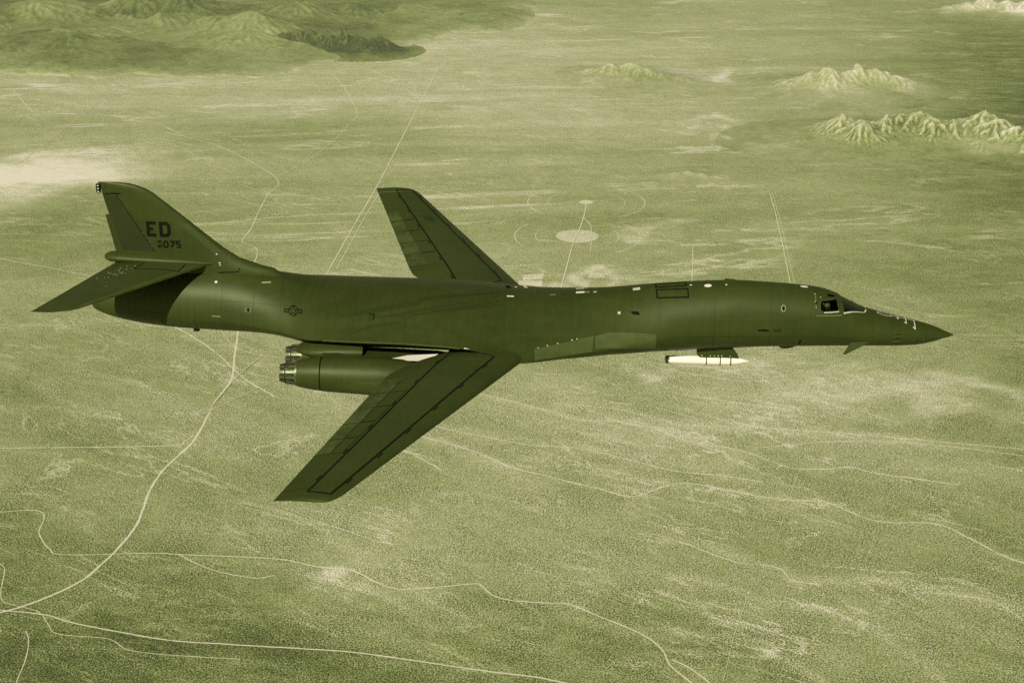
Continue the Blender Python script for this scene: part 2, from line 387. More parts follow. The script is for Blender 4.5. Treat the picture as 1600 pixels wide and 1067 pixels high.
def polyline_dist(X, Y, pts):
    d = np.full(X.shape, 1e9)
    for (ax, ay), (bx, by) in zip(pts[:-1], pts[1:]):
        vx, vy = bx-ax, by-ay; L = vx*vx+vy*vy+1e-9
        t = np.clip(((X-ax)*vx + (Y-ay)*vy)/L, 0, 1)
        d = np.minimum(d, (X-ax-t*vx)**2 + (Y-ay-t*vy)**2)
    return np.sqrt(d)

def pale_field(X, Y):
    """dry washes, playa and darker soil, plus lens vignetting painted in at corners and right edge: how pale the soil is"""
    wx = X + 26*(fbm(X/60, Y/60, 5, 4)-.5); wy = Y + 40*(fbm(X/60, Y/60, 9, 4)-.5)
    P = np.zeros(X.shape)
    rough = .7 + .6*fbm(X/60, Y/90, 31, 4, .65)
    for hw, k, pts in BANDS:
        if hw < 15: hw, k = 16, .35*k
        d = polyline_dist(wx, wy, pts)
        P = np.maximum(P, .62*k*np.exp(-(d/hw)**2)*rough)
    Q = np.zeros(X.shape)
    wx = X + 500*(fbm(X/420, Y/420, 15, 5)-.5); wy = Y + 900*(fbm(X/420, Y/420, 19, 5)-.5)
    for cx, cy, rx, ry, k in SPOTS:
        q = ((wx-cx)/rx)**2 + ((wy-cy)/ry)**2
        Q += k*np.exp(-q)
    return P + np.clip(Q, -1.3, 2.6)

ys = np.concatenate([[-60000, -20000, -4000, 0, 2000], np.geomspace(3000, 17500, 420), np.geomspace(18500, 120000, 24)])
xs0 = np.linspace(-1, 1, 620)
rows = []
for y in ys:
    half = max(2600.0, abs(y)*.52) if y > 0 else 40000
    rows.append(np.sign(xs0)*np.abs(xs0)*half)
GX = np.array(rows); GY = np.repeat(ys[:, None], len(xs0), 1)
# the sheet runs on far to both sides
GX[:, 0] = -120000; GX[:, -1] = 120000
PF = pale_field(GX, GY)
me = bpy.data.meshes.new('ground')
V = np.stack([GX, GY, np.full(GX.shape, GZ)], -1).reshape(-1, 3)
nr, nc = GX.shape
ii = (np.arange(nr-1)[:, None]*nc + np.arange(nc-1)[None, :]).ravel()
Fq = np.stack([ii, ii+1, ii+nc+1, ii+nc], 1)
me.vertices.add(len(V)); me.vertices.foreach_set('co', V.ravel())
me.loops.add(Fq.size); me.loops.foreach_set('vertex_index', Fq.ravel())
me.polygons.add(len(Fq)); me.polygons.foreach_set('loop_start', np.arange(len(Fq))*4)
me.update(calc_edges=True)
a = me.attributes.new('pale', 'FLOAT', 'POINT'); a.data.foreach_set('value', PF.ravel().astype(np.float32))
me.materials.append(M['soil'])
ground = link(bpy.data.objects.new('ground', me))
tag(ground, 'wide scrubby desert floor with pale dry washes', None, None, 'structure')

# hills: real relief standing on the floor
def inside(X, Y, poly):
    r = np.zeros(X.shape, bool); n_ = len(poly)
    for i in range(n_):
        (x1, y1), (x2, y2) = poly[i], poly[(i+1) % n_]
        c = ((y1 > Y) != (y2 > Y)) & (X < (x2-x1)*(Y-y1)/(y2-y1+1e-9)+x1)
        r ^= c
    return r

def erode(H, drops, steps, seed, k_er=.28, cap=3.0, dep=.25):
    """rain running down the slopes: cuts gullies, lays fans (heights in cell units)"""
    r = np.random.default_rng(seed); ny, nx = H.shape
    for b_ in range(10):
        n_ = drops//10
        P = np.stack([r.uniform(2, nx-3, n_), r.uniform(2, ny-3, n_)], 1); D = np.zeros((n_, 2)); sed = np.zeros(n_); wat = np.ones(n_); live = np.ones(n_, bool); vel = np.ones(n_)
        for st in range(steps):
            ix = np.clip(P[:, 0].astype(int), 0, nx-2); iy = np.clip(P[:, 1].astype(int), 0, ny-2); fx = P[:, 0]-ix; fy = P[:, 1]-iy
            a, b, c, d = H[iy, ix], H[iy, ix+1], H[iy+1, ix], H[iy+1, ix+1]
            gx = (b-a)*(1-fy)+(d-c)*fy; gy = (c-a)*(1-fx)+(d-b)*fx
            h0 = a*(1-fx)*(1-fy)+b*fx*(1-fy)+c*(1-fx)*fy+d*fx*fy
            D = D*.12 - np.stack([gx, gy], 1)*.88; L = np.linalg.norm(D, axis=1)+1e-9; D = D/L[:, None]
            N = P + D
            live &= (N[:, 0] > 1) & (N[:, 0] < nx-3) & (N[:, 1] > 1) & (N[:, 1] < ny-3) & (L > 1e-5)
            N = np.where(live[:, None], N, P)
            jx = np.clip(N[:, 0].astype(int), 0, nx-2); jy = np.clip(N[:, 1].astype(int), 0, ny-2); gx2 = N[:, 0]-jx; gy2 = N[:, 1]-jy
            h1 = H[jy, jx]*(1-gx2)*(1-gy2)+H[jy, jx+1]*gx2*(1-gy2)+H[jy+1, jx]*(1-gx2)*gy2+H[jy+1, jx+1]*gx2*gy2
            dh = h1-h0
            C_ = np.maximum(-dh, .01)*vel*wat*cap
            ch = np.where(dh > 0, np.minimum(sed, dh), np.where(sed > C_, (sed-C_)*dep, -np.minimum((C_-sed)*k_er, -dh)))
            ch = np.where(live, ch, 0)
            dl = np.zeros(H.size)
            for yy, xx, ww in ((iy, ix, (1-fx)*(1-fy)), (iy, ix+1, fx*(1-fy)), (iy+1, ix, (1-fx)*fy), (iy+1, ix+1, fx*fy)):
                dl += np.bincount(yy*nx+xx, ch*ww, H.size)
            H = H + np.clip(dl, -.05, .03).reshape(H.shape)
            sed -= ch; vel = np.sqrt(np.maximum(.05, vel*vel - dh*1.5)); vel = np.minimum(vel, 3); wat *= .985; P = N
    return H

def blur(A, k=1):
    for _ in range(k):
        A = (np.roll(A, 1, 0)+np.roll(A, -1, 0)+np.roll(A, 1, 1)+np.roll(A, -1, 1)+4*A)/8
    return A

def hill(name, peaks, mat, label, step, seed, poly=None, rug=.55, rs=140.0, dark=0.0, tone=.34):
    px = np.array(peaks, float)
    if poly is None:
        x0, x1 = (px[:, 0]-3.6*px[:, 3]).min(), (px[:, 0]+3.6*px[:, 3]).max(); y0, y1 = (px[:, 1]-3.6*px[:, 3]).min(), (px[:, 1]+3.6*px[:, 3]).max()
    else:
        q = np.array(poly); x0, y0 = q.min(0)-60; x1, y1 = q.max(0)+60
    X, Y = np.meshgrid(np.arange(x0, x1, step), np.arange(y0, y1, step))
    wx = X + .6*rs*(fbm(X/rs, Y/rs, seed, 5)-.5); wy = Y + .6*rs*(fbm(X/rs, Y/rs, seed+50, 5)-.5)
    E = np.zeros(X.shape); G = np.zeros(X.shape); Wt = np.full(X.shape, 1e-6)
    for i, (cx, cy, h, r) in enumerate(peaks):
        dx, dy = wx-cx, wy-cy; q = np.sqrt(dx*dx+dy*dy)/r; th = np.arctan2(dy, dx)
        q = np.sqrt(q*q+.03); e = h*1.06*np.exp(-1.2*q**1.5)
        # gullies run down the slope, splitting on the way
        g = 0
        for K, a_ in ((3.2, .5), (7.5, .32), (16.0, .18)):
            g = g + a_*np.abs(2*vnoise(np.cos(th)*K+31*i+.25*q, np.sin(th)*K+.8*q+7*i, seed+i)-1)
        w_ = (e+.1)**3; G += w_*g*np.clip(q*1.4, 0, 1); Wt += w_
        E = np.where(e > E, e + .18*E, E + .18*e)
    G = G/Wt
    H = E*(1 - rug*(.50*G) + rug*.50*(ridged(wx/rs*.62, wy/rs*.62, seed+3, 5, .48)-.5))
    H += np.minimum(E, 40)*.12*rug*(fbm(X/26, Y/26, seed+5, 4, .6)-.5)
    if poly is not None:
        H += 46*(fbm(X/620, Y/620, seed+8, 5, .5)-.35)
    H = blur(erode(H/step, int(H.size*1.2), 40, seed)*step, 1)
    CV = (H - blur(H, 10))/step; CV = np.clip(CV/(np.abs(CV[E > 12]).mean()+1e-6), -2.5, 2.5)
    if poly is None:
        H = H - 2.0
    else:
        bx = X + 260*(fbm(X/330, Y/330, 77, 6, .6)-.5); by = Y + 420*(fbm(X/330, Y/330, 78, 6, .6)-.5)
        D = np.where(inside(bx, by, poly), 1, -1)*polyline_dist(bx, by, poly+poly[:1])
        H = np.where(D > 0, (H+6)*np.clip(D/220, 0, 1)**.7 + 10*(1-np.exp(-np.clip(D, 0, None)/120)) + 1.0, -5)
    nr, nc = X.shape
    V = np.stack([X, Y, GZ + H], -1).reshape(-1, 3)
    keep = (H.reshape(-1) > -1.9 if poly is None else H.reshape(-1) > -4.9)
    ii = (np.arange(nr-1)[:, None]*nc + np.arange(nc-1)[None, :]).ravel()
    Fq = np.stack([ii, ii+1, ii+nc+1, ii+nc], 1)
    Fq = Fq[keep[Fq].any(1)]
    used = np.unique(Fq); mapi = np.full(len(V), -1); mapi[used] = np.arange(len(used))
    me = bpy.data.meshes.new(name); V = V[used]; Fq = mapi[Fq]
    me.vertices.add(len(V)); me.vertices.foreach_set('co', V.ravel())
    me.loops.add(Fq.size); me.loops.foreach_set('vertex_index', Fq.ravel())
    me.polygons.add(len(Fq)); me.polygons.foreach_set('loop_start', np.arange(len(Fq))*4)
    me.update(calc_edges=True); me.shade_smooth()
    a = me.attributes.new('pale', 'FLOAT', 'POINT')
    Ef = np.clip(E.reshape(-1)[used]/(35 if poly is None else 1), 0, 1)
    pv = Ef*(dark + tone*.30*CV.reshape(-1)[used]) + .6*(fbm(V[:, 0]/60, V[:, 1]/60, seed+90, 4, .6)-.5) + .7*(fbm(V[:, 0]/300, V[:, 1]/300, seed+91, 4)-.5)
    if poly is None and dark >= 0:
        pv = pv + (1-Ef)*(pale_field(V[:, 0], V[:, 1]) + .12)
    if poly is not None:
        pv = pv + .75*np.exp(-np.clip(D.reshape(-1)[used], 0, None)/140)*(.4+1.2*fbm(V[:, 0]/120, V[:, 1]/120, 83, 4)) - .35*(1-np.exp(-np.clip(D.reshape(-1)[used], 0, None)/500))*(fbm(V[:, 0]/700, V[:, 1]/700, 84, 3) > .5)
    pv = pv.astype(np.float32)
    a.data.foreach_set('value', pv)
    me.materials.append(mat)
    o = link(bpy.data.objects.new(name, me)); tag(o, label, None, None, 'structure')
    return o

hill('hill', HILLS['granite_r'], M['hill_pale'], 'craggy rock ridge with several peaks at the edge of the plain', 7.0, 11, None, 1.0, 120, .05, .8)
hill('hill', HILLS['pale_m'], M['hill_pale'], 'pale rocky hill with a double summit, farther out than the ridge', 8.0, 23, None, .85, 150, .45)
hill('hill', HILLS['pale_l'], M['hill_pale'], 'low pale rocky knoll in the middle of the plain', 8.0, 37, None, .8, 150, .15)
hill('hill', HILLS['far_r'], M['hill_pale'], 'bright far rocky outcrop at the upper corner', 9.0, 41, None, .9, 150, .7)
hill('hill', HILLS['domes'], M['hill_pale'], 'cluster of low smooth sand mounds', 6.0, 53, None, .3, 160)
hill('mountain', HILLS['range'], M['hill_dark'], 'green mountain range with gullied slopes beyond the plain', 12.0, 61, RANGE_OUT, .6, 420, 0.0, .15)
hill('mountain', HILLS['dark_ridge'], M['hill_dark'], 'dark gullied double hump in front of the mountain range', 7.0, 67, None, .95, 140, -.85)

# tracks and roads: graded ribbons a hand above the soil
def catmull(pts, n=6):
    P = [np.array(q, float) for q in pts]; P = [2*P[0]-P[1]] + P + [2*P[-1]-P[-2]]; out = []
    for i in range(1, len(P)-2):
        for k in range(n):
            t = k/n
            out.append(.5*((2*P[i]) + (-P[i-1]+P[i+1])*t + (2*P[i-1]-5*P[i]+4*P[i+1]-P[i+2])*t*t + (-P[i-1]+3*P[i]-3*P[i+1]+P[i+2])*t**3))
    out.append(P[-2]); return np.array(out)

def ribbon(name, pts, width, mat, z, label, wob=.35, closed=False):
    C = catmull(pts) if not closed else np.array(pts + pts[:1], float)
    # resample so that the edge can wander
    seg = np.linalg.norm(np.diff(C, axis=0), axis=1); s = np.concatenate([[0], np.cumsum(seg)])
    q = np.arange(0, s[-1], 7.0); C = np.stack([np.interp(q, s, C[:, 0]), np.interp(q, s, C[:, 1])], 1)
    C += 2.0*np.stack([fbm(q/70, q*0+width, 3, 3)-.5, fbm(q/70, q*0+width+9, 4, 3)-.5], 1)
    T = np.gradient(C, axis=0); T /= np.linalg.norm(T, axis=1)[:, None]+1e-9; N = np.stack([-T[:, 1], T[:, 0]], 1)
    wl_ = width/2*(1+wob*2.6*(fbm(q/40, q*0+3*width, 6, 5, .75)-.5)); wr_ = width/2*(1+wob*2.6*(fbm(q/40, q*0+5*width, 8, 5, .75)-.5))
    A = C + N*wl_[:, None]; B = C - N*wr_[:, None]
    V = [(a[0], a[1], z) for a in A] + [(b[0], b[1], z) for b in B]; k = len(A)
    F = [(i+k, i+1+k, i+1, i) for i in range(k-1)]
    o = mesh_obj(name, V, F, mat, None, False); tag(o, label, None, (name.replace('_', ' ')+'s across the plain') if label else None, 'structure'); return o

for i, (w, pts) in enumerate(ROADS):
    ribbon('road' if w > 5.5 else 'dirt_track', pts, w*(.9 if w > 5 else .95), M['track'] if w >= 5 else M['track_faint'], GZ + .5 + .12*i,
           'pale graded dirt road crossing the scrub plain' if w > 5.5 else 'faint narrow dirt track crossing the scrub plain', .55)

for i, (hw, k, pts) in enumerate(BANDS):
    if hw < 9:
        ribbon('dry_wash', pts, .72*hw, M['track'] if k > .65 else M['track_faint'], GZ + .25 + .006*i, 'thin pale dry wash winding across the scrub plain', .95)

def disc(name, cx, cy, r, mat, z, n=64, jit=.04, seed=0):
    V = [(cx, cy, z)]
    for i in range(n):
        t = 2*math.pi*i/n; q = r*(1+jit*(random.Random(seed*999+i).random()*2-1)); V.append((cx+q*math.cos(t), cy+q*math.sin(t), z))
    F = [(0, 1+i, 1+(i+1) % n) for i in range(n)]
    return tag(mesh_obj(name, V, F, mat, None, False), None, None, None, 'structure')

tag(disc('target_circle', 298, 7678, 104, M['bare'], GZ+.3, 90, .05, 1), 'large bare target circle behind the wing and fuselage')
tag(disc('target_circle', 366, 8256, 37, M['bare'], GZ+.3, 48, .07, 2), 'small bare target circle beyond the large one')
def ring_pts(cx, cy, r, a0, a1):
    return [(cx+r*math.cos(t), cy+r*math.sin(t)) for t in np.linspace(math.radians(a0), math.radians(a1), 40)]
for cx, cy, r, a0, a1, w in ((298, 7678, 308, 140, 215, 4), (298, 7678, 308, -55, 42, 4), (298, 7678, 205, 150, 210, 3), (298, 7678, 205, -30, 30, 3),
                             (366, 8256, 306, 130, 225, 4), (366, 8256, 306, -60, 60, 4), (366, 8256, 202, 120, 200, 3), (366, 8256, 202, -30, 50, 3)):
    ribbon('ring_track', ring_pts(cx, cy, r, a0, a1), w, M['track_faint'], GZ + .42, 'faint ring track around a bare target circle', .5)
for q in ([(22, 7096), (125, 7123), (117, 7043), (30, 7026)], [(10, 7022), (117, 7024), (108, 6880), (-8, 6880)],
          [(334, 7123), (401, 7123), (404, 7061), (322, 7052)]):
    tag(mesh_obj('cleared_pad', [(x, y, GZ+.35) for x, y in q], [(0, 3, 2, 1)], M['bare'], None, False), 'pale cleared rectangular pad beside the target road', None, 'cleared pads by the target road', 'structure')

# ------------------------------------------------------------------ the aircraft (nose at the origin, x forward, y to its left, z up)
jet = bpy.data.objects.new('bomber_jet', None); COL.objects.link(jet)
jet.matrix_world = Matrix(((0.99945434, 0.03047019, 0.01275131, 0), (-0.02993654, 0.99874574, -0.04013404, 0), (-0.01395821, 0.03973041, 0.99911294, 0), (0, 0, 0, 1)))
tag(jet, 'dark olive swing-wing bomber with ED on its tail, flying over the desert', 'aircraft')

ST = np.array([
[0.00,0.012,0.012,0.00,-0.012,0.50,0.50],
[0.15,0.09,0.085,0.00,-0.055,0.50,0.50],
[0.50,0.25,0.225,0.00,-0.150,0.50,0.50],
[1.00,0.46,0.439,0.03,-0.315,0.50,0.50],
[2.00,0.80,0.698,0.08,-0.500,0.50,0.50],
[3.00,1.03,0.919,0.15,-0.537,0.48,0.50],
[4.00,1.19,1.143,0.25,-0.541,0.44,0.50],
[4.60,1.27,1.314,0.30,-0.546,0.40,0.50],
[5.40,1.35,1.683,0.40,-0.569,0.38,0.50],
[6.30,1.42,2.129,0.50,-0.603,0.38,0.50],
[7.00,1.47,2.350,0.55,-0.626,0.39,0.50],
[8.00,1.52,2.464,0.60,-0.660,0.42,0.50],
[9.60,1.57,2.563,0.60,-0.719,0.44,0.50],
[11.20,1.62,2.620,0.60,-0.834,0.46,0.50],
[12.80,1.72,2.545,0.50,-0.913,0.52,0.50],
[14.00,1.86,2.451,0.40,-1.020,0.62,0.50],
[15.20,2.10,2.342,0.25,-1.020,0.78,0.52],
[16.50,2.50,2.171,0.12,-1.050,0.98,0.55],
[17.60,2.93,2.023,0.04,-1.000,1.10,0.60],
[19.20,3.64,1.884,0.00,-1.000,1.25,0.70],
[20.10,4.07,1.807,0.00,-1.000,1.33,0.80],
[21.20,4.51,1.760,0.00,-1.000,1.37,0.80],
[21.90,4.70,1.780,0.00,-1.000,1.37,0.85],
[22.80,4.72,1.803,0.12,-1.000,1.35,0.90],
[24.00,4.55,1.860,0.48,-1.000,1.32,1.10],
[26.00,4.35,1.962,0.61,-1.000,1.28,1.20],
[28.00,4.20,2.003,0.63,-1.000,1.25,1.20],
[30.00,4.15,2.027,0.63,-1.000,1.20,1.20],
[31.50,4.00,2.063,0.61,-0.950,1.10,1.15],
[32.30,3.75,2.126,0.52,-0.880,1.00,1.05],
[33.20,3.05,2.263,0.42,-0.720,0.85,0.95],
[34.40,2.40,2.480,0.42,-0.500,0.70,0.75],
[35.50,1.98,2.620,0.45,-0.456,0.58,0.60],
[37.00,1.70,2.700,0.55,-0.465,0.52,0.50],
[38.70,1.52,2.600,0.65,-0.458,0.50,0.50],
[40.70,1.22,2.250,0.70,-0.350,0.50,0.50],
[42.60,0.78,1.650,0.72,-0.047,0.50,0.50],
[43.50,0.42,1.150,0.70,0.230,0.50,0.50],
[43.80,0.20,0.90,0.66,0.400,0.50,0.50],
[43.90,0.03,0.68,0.63,0.58,0.50,0.50]])
dq = np.unique(np.round(np.concatenate([np.linspace(0, .5, 9), np.linspace(.5, 4, 22), np.linspace(4, 7.4, 58), np.linspace(7.4, 42, 150), np.linspace(42, 43.9, 22)]), 3))
SI = np.stack([dq] + [pchip(ST[:, 0], ST[:, k], dq) for k in range(1, 7)], 1)
NQ = 34
rings = []
for d, w, zt, ze, zb, bu, bl in SI:
    ph = np.linspace(0, math.pi/2, NQ); t = np.sin(ph); q = np.maximum(0, 1-t*t)
    up = ze + (zt-ze)*q**bu; lo = ze - (ze-zb)*q**bl
    r = [(-d, -w*a, b) for a, b in zip(t, up)] + [(-d, -w*a, b) for a, b in zip(t[-2::-1], lo[-2::-1])]
    r += [(-d, w*a, b) for a, b in zip(t[1:], lo[1:])] + [(-d, w*a, b) for a, b in zip(t[-2:0:-1], up[-2:0:-1])]
    rings.append(r)

def in_poly(x, y, poly):
    c = False; n_ = len(poly)
    for i in range(n_):
        (x1, y1), (x2, y2) = poly[i], poly[(i+1) % n_]
        if (y1 > y) != (y2 > y) and x < (x2-x1)*(y-y1)/(y2-y1)+x1: c = not c
    return c

WINDOWS = [('y', [(-7.06, 1.74), (-7.05, 1.98), (-6.93, 2.07), (-6.17, 2.03), (-6.09, 1.59), (-6.87, 1.59), (-7.01, 1.63)]),
           ('z', [(-6.66, -.34), (-6.22, -.18), (-6.21, -.40), (-6.66, -.60)]),
           ('z', [(-5.95, -.07), (-5.84, -1.06), (-4.72, -.46), (-4.58, -.05)])]


n = len(rings[0]); V = [p for r in rings for p in r]
F = grid_faces(len(rings), n, True)
full_skin = BVHTree.FromPolygons([Vector(v) for v in V], F)
cut = []
for f in F:
    c = np.mean([V[i] for i in f], 0)
    if -7.4 < c[0] < -4 and c[2] > 1 and any(in_poly(c[0], c[2] if ax == 'y' else -abs(c[1]), w) for ax, w in WINDOWS):
        continue
    cut.append(f)
cut.append(tuple(range(n)))
fus = mesh_obj('fuselage', V, [f[::-1] for f in cut], M['paint'], jet, True, 40)
bm = bmesh.new(); bm.from_mesh(fus.data); bmesh.ops.recalc_face_normals(bm, faces=bm.faces); bm.to_mesh(fus.data); bm.free()

# ---- decals that hug a skin
def cast(bvh, axis, a, b, side, off):
    """axis 'y': a=x, b=z from the side; axis 'z': a=x, b=y from above"""
    if axis == 'y': o = Vector((a, side*30, b)); d = Vector((0, -side, 0))
    else: o = Vector((a, b, side*30)); d = Vector((0, 0, -side))
    h, nn, _, _ = bvh.ray_cast(o, d)
    if h is None: return None
    if nn.dot(d) > 0: nn = -nn
    return h + nn*off

def patch(name, polys, bvh, axis, side, mat, parent, off=.012, res=.22):
    bm = bmesh.new()
    for poly in polys:
        vs_ = [bm.verts.new((a, b, 0)) for a, b in poly]
        try: bm.faces.new(vs_)
        except ValueError: pass
    bmesh.ops.triangulate(bm, faces=[f for f in bm.faces if len(f.verts) > 4])
    for _ in range(6):
        es = [e for e in bm.edges if e.calc_length() > res]
        if not es: break
        bmesh.ops.subdivide_edges(bm, edges=es, cuts=1, use_grid_fill=True)
    bmesh.ops.triangulate(bm, faces=bm.faces)
    dead = []
    for v in bm.verts:
        h = cast(bvh, axis, v.co.x, v.co.y, side, off)
        if h is None: dead.append(v)
        else: v.co = h
    if dead: bmesh.ops.delete(bm, geom=dead, context='VERTS')
    bmesh.ops.recalc_face_normals(bm, faces=bm.faces)
    return bm_obj(name, bm, mat, parent, True, 60)

def strip2d(pts, w, closed=False, step=.25):
    """polyline -> list of quads with mitred joins"""
    P = [np.array(q, float) for q in pts]
    if not closed:
        R_ = [P[0]]
        for a, b in zip(P[:-1], P[1:]):
            k = max(1, int(np.linalg.norm(b-a)/step))
            R_ += [a+(b-a)*(i+1)/k for i in range(k)]
        P = R_
    m_ = len(P); L = []; Rr = []
    for i in range(m_):
        a = P[(i-1) % m_] if (closed or i > 0) else None; b = P[i]; c = P[(i+1) % m_] if (closed or i < m_-1) else None
        d1 = (b-a)/(np.linalg.norm(b-a)+1e-9) if a is not None else None; d2 = (c-b)/(np.linalg.norm(c-b)+1e-9) if c is not None else None
        if d1 is None: d1 = d2
        if d2 is None: d2 = d1
        n1 = np.array([-d1[1], d1[0]]); n2 = np.array([-d2[1], d2[0]]); mm = n1+n2; mm = mm/(np.linalg.norm(mm)+1e-9)
        k = w/2/max(.35, mm.dot(n1)); L.append(b+mm*k); Rr.append(b-mm*k)
    Q_ = []
    for i in range(m_ if closed else m_-1):
        j = (i+1) % m_; Q_.append([tuple(Rr[i]), tuple(Rr[j]), tuple(L[j]), tuple(L[i])])
    return Q_

# ---- wings
def wing_le(y): return -19.663 - .4745*y
TEY = [0, 3.63, 3.99, 5.01, 6.48, 7.3, 19.68]; TEX = [-25.0, -25.43, -26.0, -27.05, -28.04, -28.283, -31.40]
def wing_te(y): return float(np.interp(y, TEY, TEX))
def wing_z(y): return -.151 + .0324*y
def airfoil(n_=22):
    s = .5*(1-np.cos(np.linspace(0, math.pi, n_))); t = 5*(.2969*np.sqrt(s)-.126*s-.3516*s**2+.2843*s**3-.1036*s**4)
    return s, t
def build_wing(sgn):
    w = bpy.data.objects.new('wing', None); link(w, jet)
    s, t = airfoil(); R_ = []
    for y in list(np.linspace(2.6, 7.3, 12)) + list(np.linspace(8, 19.0, 16)) + [19.3, 19.5, 19.62, 19.68]:
        le, te = wing_le(y), wing_te(y); c = le-te; th = np.interp(y, [3, 7, 19.7], [.80/5.6, .70/5.2, .24/2.6])*c
        trim = {19.3: .06, 19.5: .16, 19.62: .32, 19.68: .55}.get(round(float(y), 2), 0); th *= {19.5: .9, 19.62: .65, 19.68: .25}.get(round(float(y), 2), 1)
        le2 = le-trim; x = le2-(le2-te)*s
        cam_ = .02*c*np.sin(math.pi*s)
        up = [(a, sgn*y, wing_z(y)+b) for a, b in zip(x, cam_+th*t)]
        lo = [(a, sgn*y, wing_z(y)+b) for a, b in zip(x, cam_-th*t)]
        R_.append(up + lo[-2:0:-1])
    skin = loft('wing_skin', R_, M['paint_wing'], w, True, 30)
    B = bvh_of(skin)
    def at(y, f): return (wing_te(y) + (wing_le(y)-wing_te(y))*f, sgn*y)      # f: chord fraction measured from the trailing edge
    fl = [7.35, 9.05, 10.7, 12.35, 14.0, 15.55]
    for i in range(5):
        a, b = fl[i]+.035, fl[i+1]-.035
        patch('flap', [[at(a, .01), at(b, .01), at(b, .20), at(a, .20)]], B, 'z', 1, M['paint_flap'], w, .025, .35)
    for i in range(1, 5):
        a, b = fl[i]+.05, fl[i+1]-.05
        patch('spoiler', [[at(a, .215), at(b, .215), at(b, .36), at(a, .36)]], B, 'z', 1, M['paint_wing'], w, .022, .4)
        patch('spoiler_gap', strip2d([at(a-.05, .20), at(a-.05, .37)], .05), B, 'z', 1, M['black'], w, .012)
    rear0, rear1, fr0, fr1 = (-25.3, 4.3), (-30.1, 19.05), (-23.1, 4.95), (-29.15, 19.2)
    box = [rear0, rear1, fr1, fr0, (-23.8, 4.5), (-24.7, 4.3)] 
    patch('panel_outline', strip2d([(a, sgn*b) for a, b in box[:4]], .085) + strip2d([(a, sgn*b) for a, b in box[3:] + [rear0]], .06), B, 'z', 1, M['black'], w, .014)
    tks = []
    for k in range(6):
        f_ = (k+.5)/6
        for (p0, p1, o_) in ((rear0, rear1, -.12), (fr0, fr1, .12)):
            x_ = p0[0]+(p1[0]-p0[0])*f_; y_ = p0[1]+(p1[1]-p0[1])*f_
            dx_ = (p1[0]-p0[0])/(p1[1]-p0[1])*.22
            tks.append([(x_+o_-dx_-.03, sgn*(y_-.22)), (x_+o_-dx_+.03, sgn*(y_-.22)), (x_+o_+dx_+.03, sgn*(y_+.22)), (x_+o_+dx_-.03, sgn*(y_+.22))])
    for q in tks: patch('panel_tab', [q], B, 'z', 1, M['black'], w, .016)
    patch('tip_seam', strip2d([at(18.9, .02), at(18.75, .55)], .04), B, 'z', 1, M['trim'] if sgn > 0 else M['stain'], w, .014)
    return w, skin, B
wingR, wskinR, wbR = build_wing(-1)
wingL, wskinL, wbL = build_wing(1)

# ---- tail fin
fz = [1.2, 2.3, 2.74, 2.9, 3.29, 3.75, 4.19, 5.0, 5.87, 6.25, 6.62, 6.85, 7.0, 7.10, 7.15]
fl_ = [-35.5, -33.8, -34.4, -35.04, -36.15, -36.85, -37.39, -38.35, -39.38, -39.84, -40.28, -40.66, -41.05, -41.45, -41.95]
ft = [-42.0, -42.0, -42.0, -42.0, -42.11, -42.21, -42.31, -42.5, -42.70, -42.79, -42.86, -42.9, -42.97, -43.0, -43.02]
fth = [.55, .50, .46, .44, .38, .33, .30, .27, .23, .21, .18, .16, .13, .09, .03]
s, t = airfoil(24); t = t/t.max()
R_ = []
for z, a, b, h in zip(fz, fl_, ft, fth):
    x = a-(a-b)*s; R_.append([(q, -h*r, z) for q, r in zip(x, t)] + [(q, h*r, z) for q, r in zip(x[-2:0:-1], t[-2:0:-1])])
fin = loft('tail_fin', R_, M['paint'], jet, True, 40)
fb = bvh_of(fin)
for sd in (-1, 1):
    patch('rudder_upper', [[(-42.17, 6.45), (-41.34, 5.12), (-42.43, 5.12), (-42.8, 6.45)]], fb, 'y', sd, M['paint_dark'], fin, .012, .3)
    patch('rudder_lower', [[(-41.28, 5.05), (-40.42, 3.6), (-42.12, 3.6), (-42.42, 5.05)]], fb, 'y', sd, M['paint_dark'], fin, .012, .3)
    patch('fin_panel', [[(-38.98, 5.05), (-38.62, 5.1), (-37.0, 3.65), (-37.45, 3.65)]], fb, 'y', sd, M['flap_dull'], fin, .012, .3)
patch('hinge_line', strip2d([(-42.14, 6.55), (-40.38, 3.6)], .035), fb, 'y', -1, M['black'], fin, .02)
for x, z in ((-40.95, 4.55), (-40.8, 4.3), (-40.66, 4.07), (-40.55, 3.88)):
    patch('hinge_bolt', [[(x, z), (x+.035, z), (x+.035, z+.035), (x, z+.035)]], fb, 'y', -1, M['trim'], fin, .02)
patch('tip_line', strip2d([(-42.85, 6.5), (-42.3, 6.6), (-41.9, 6.6)], .06), fb, 'y', -1, M['black'], fin, .02)

def box_mesh(name, c, s_, mat, parent, rot=None, bev=.0):
    bm = bmesh.new(); bmesh.ops.create_cube(bm, size=1.0)
    for v in bm.verts: v.co = Vector((v.co.x*s_[0], v.co.y*s_[1], v.co.z*s_[2]))
    if bev: bmesh.ops.bevel(bm, geom=bm.edges[:], offset=bev, segments=2, affect='EDGES')
    if rot: bmesh.ops.rotate(bm, verts=bm.verts, cent=(0, 0, 0), matrix=Matrix.Rotation(rot[0], 3, rot[1]))
    bmesh.ops.translate(bm, verts=bm.verts, vec=c)
    return bm_obj(name, bm, mat, parent, True, 30)
box_mesh('tail_antenna', (-43.02, 0, 6.82), (.22, .16, .46), M['black'], fin, None, .03)
for z_ in (6.66, 6.82, 6.97):
    box_mesh('tail_lamp', (-43.02, -.085, z_), (.09, .03, .07), M['chip'], fin, None, .01)

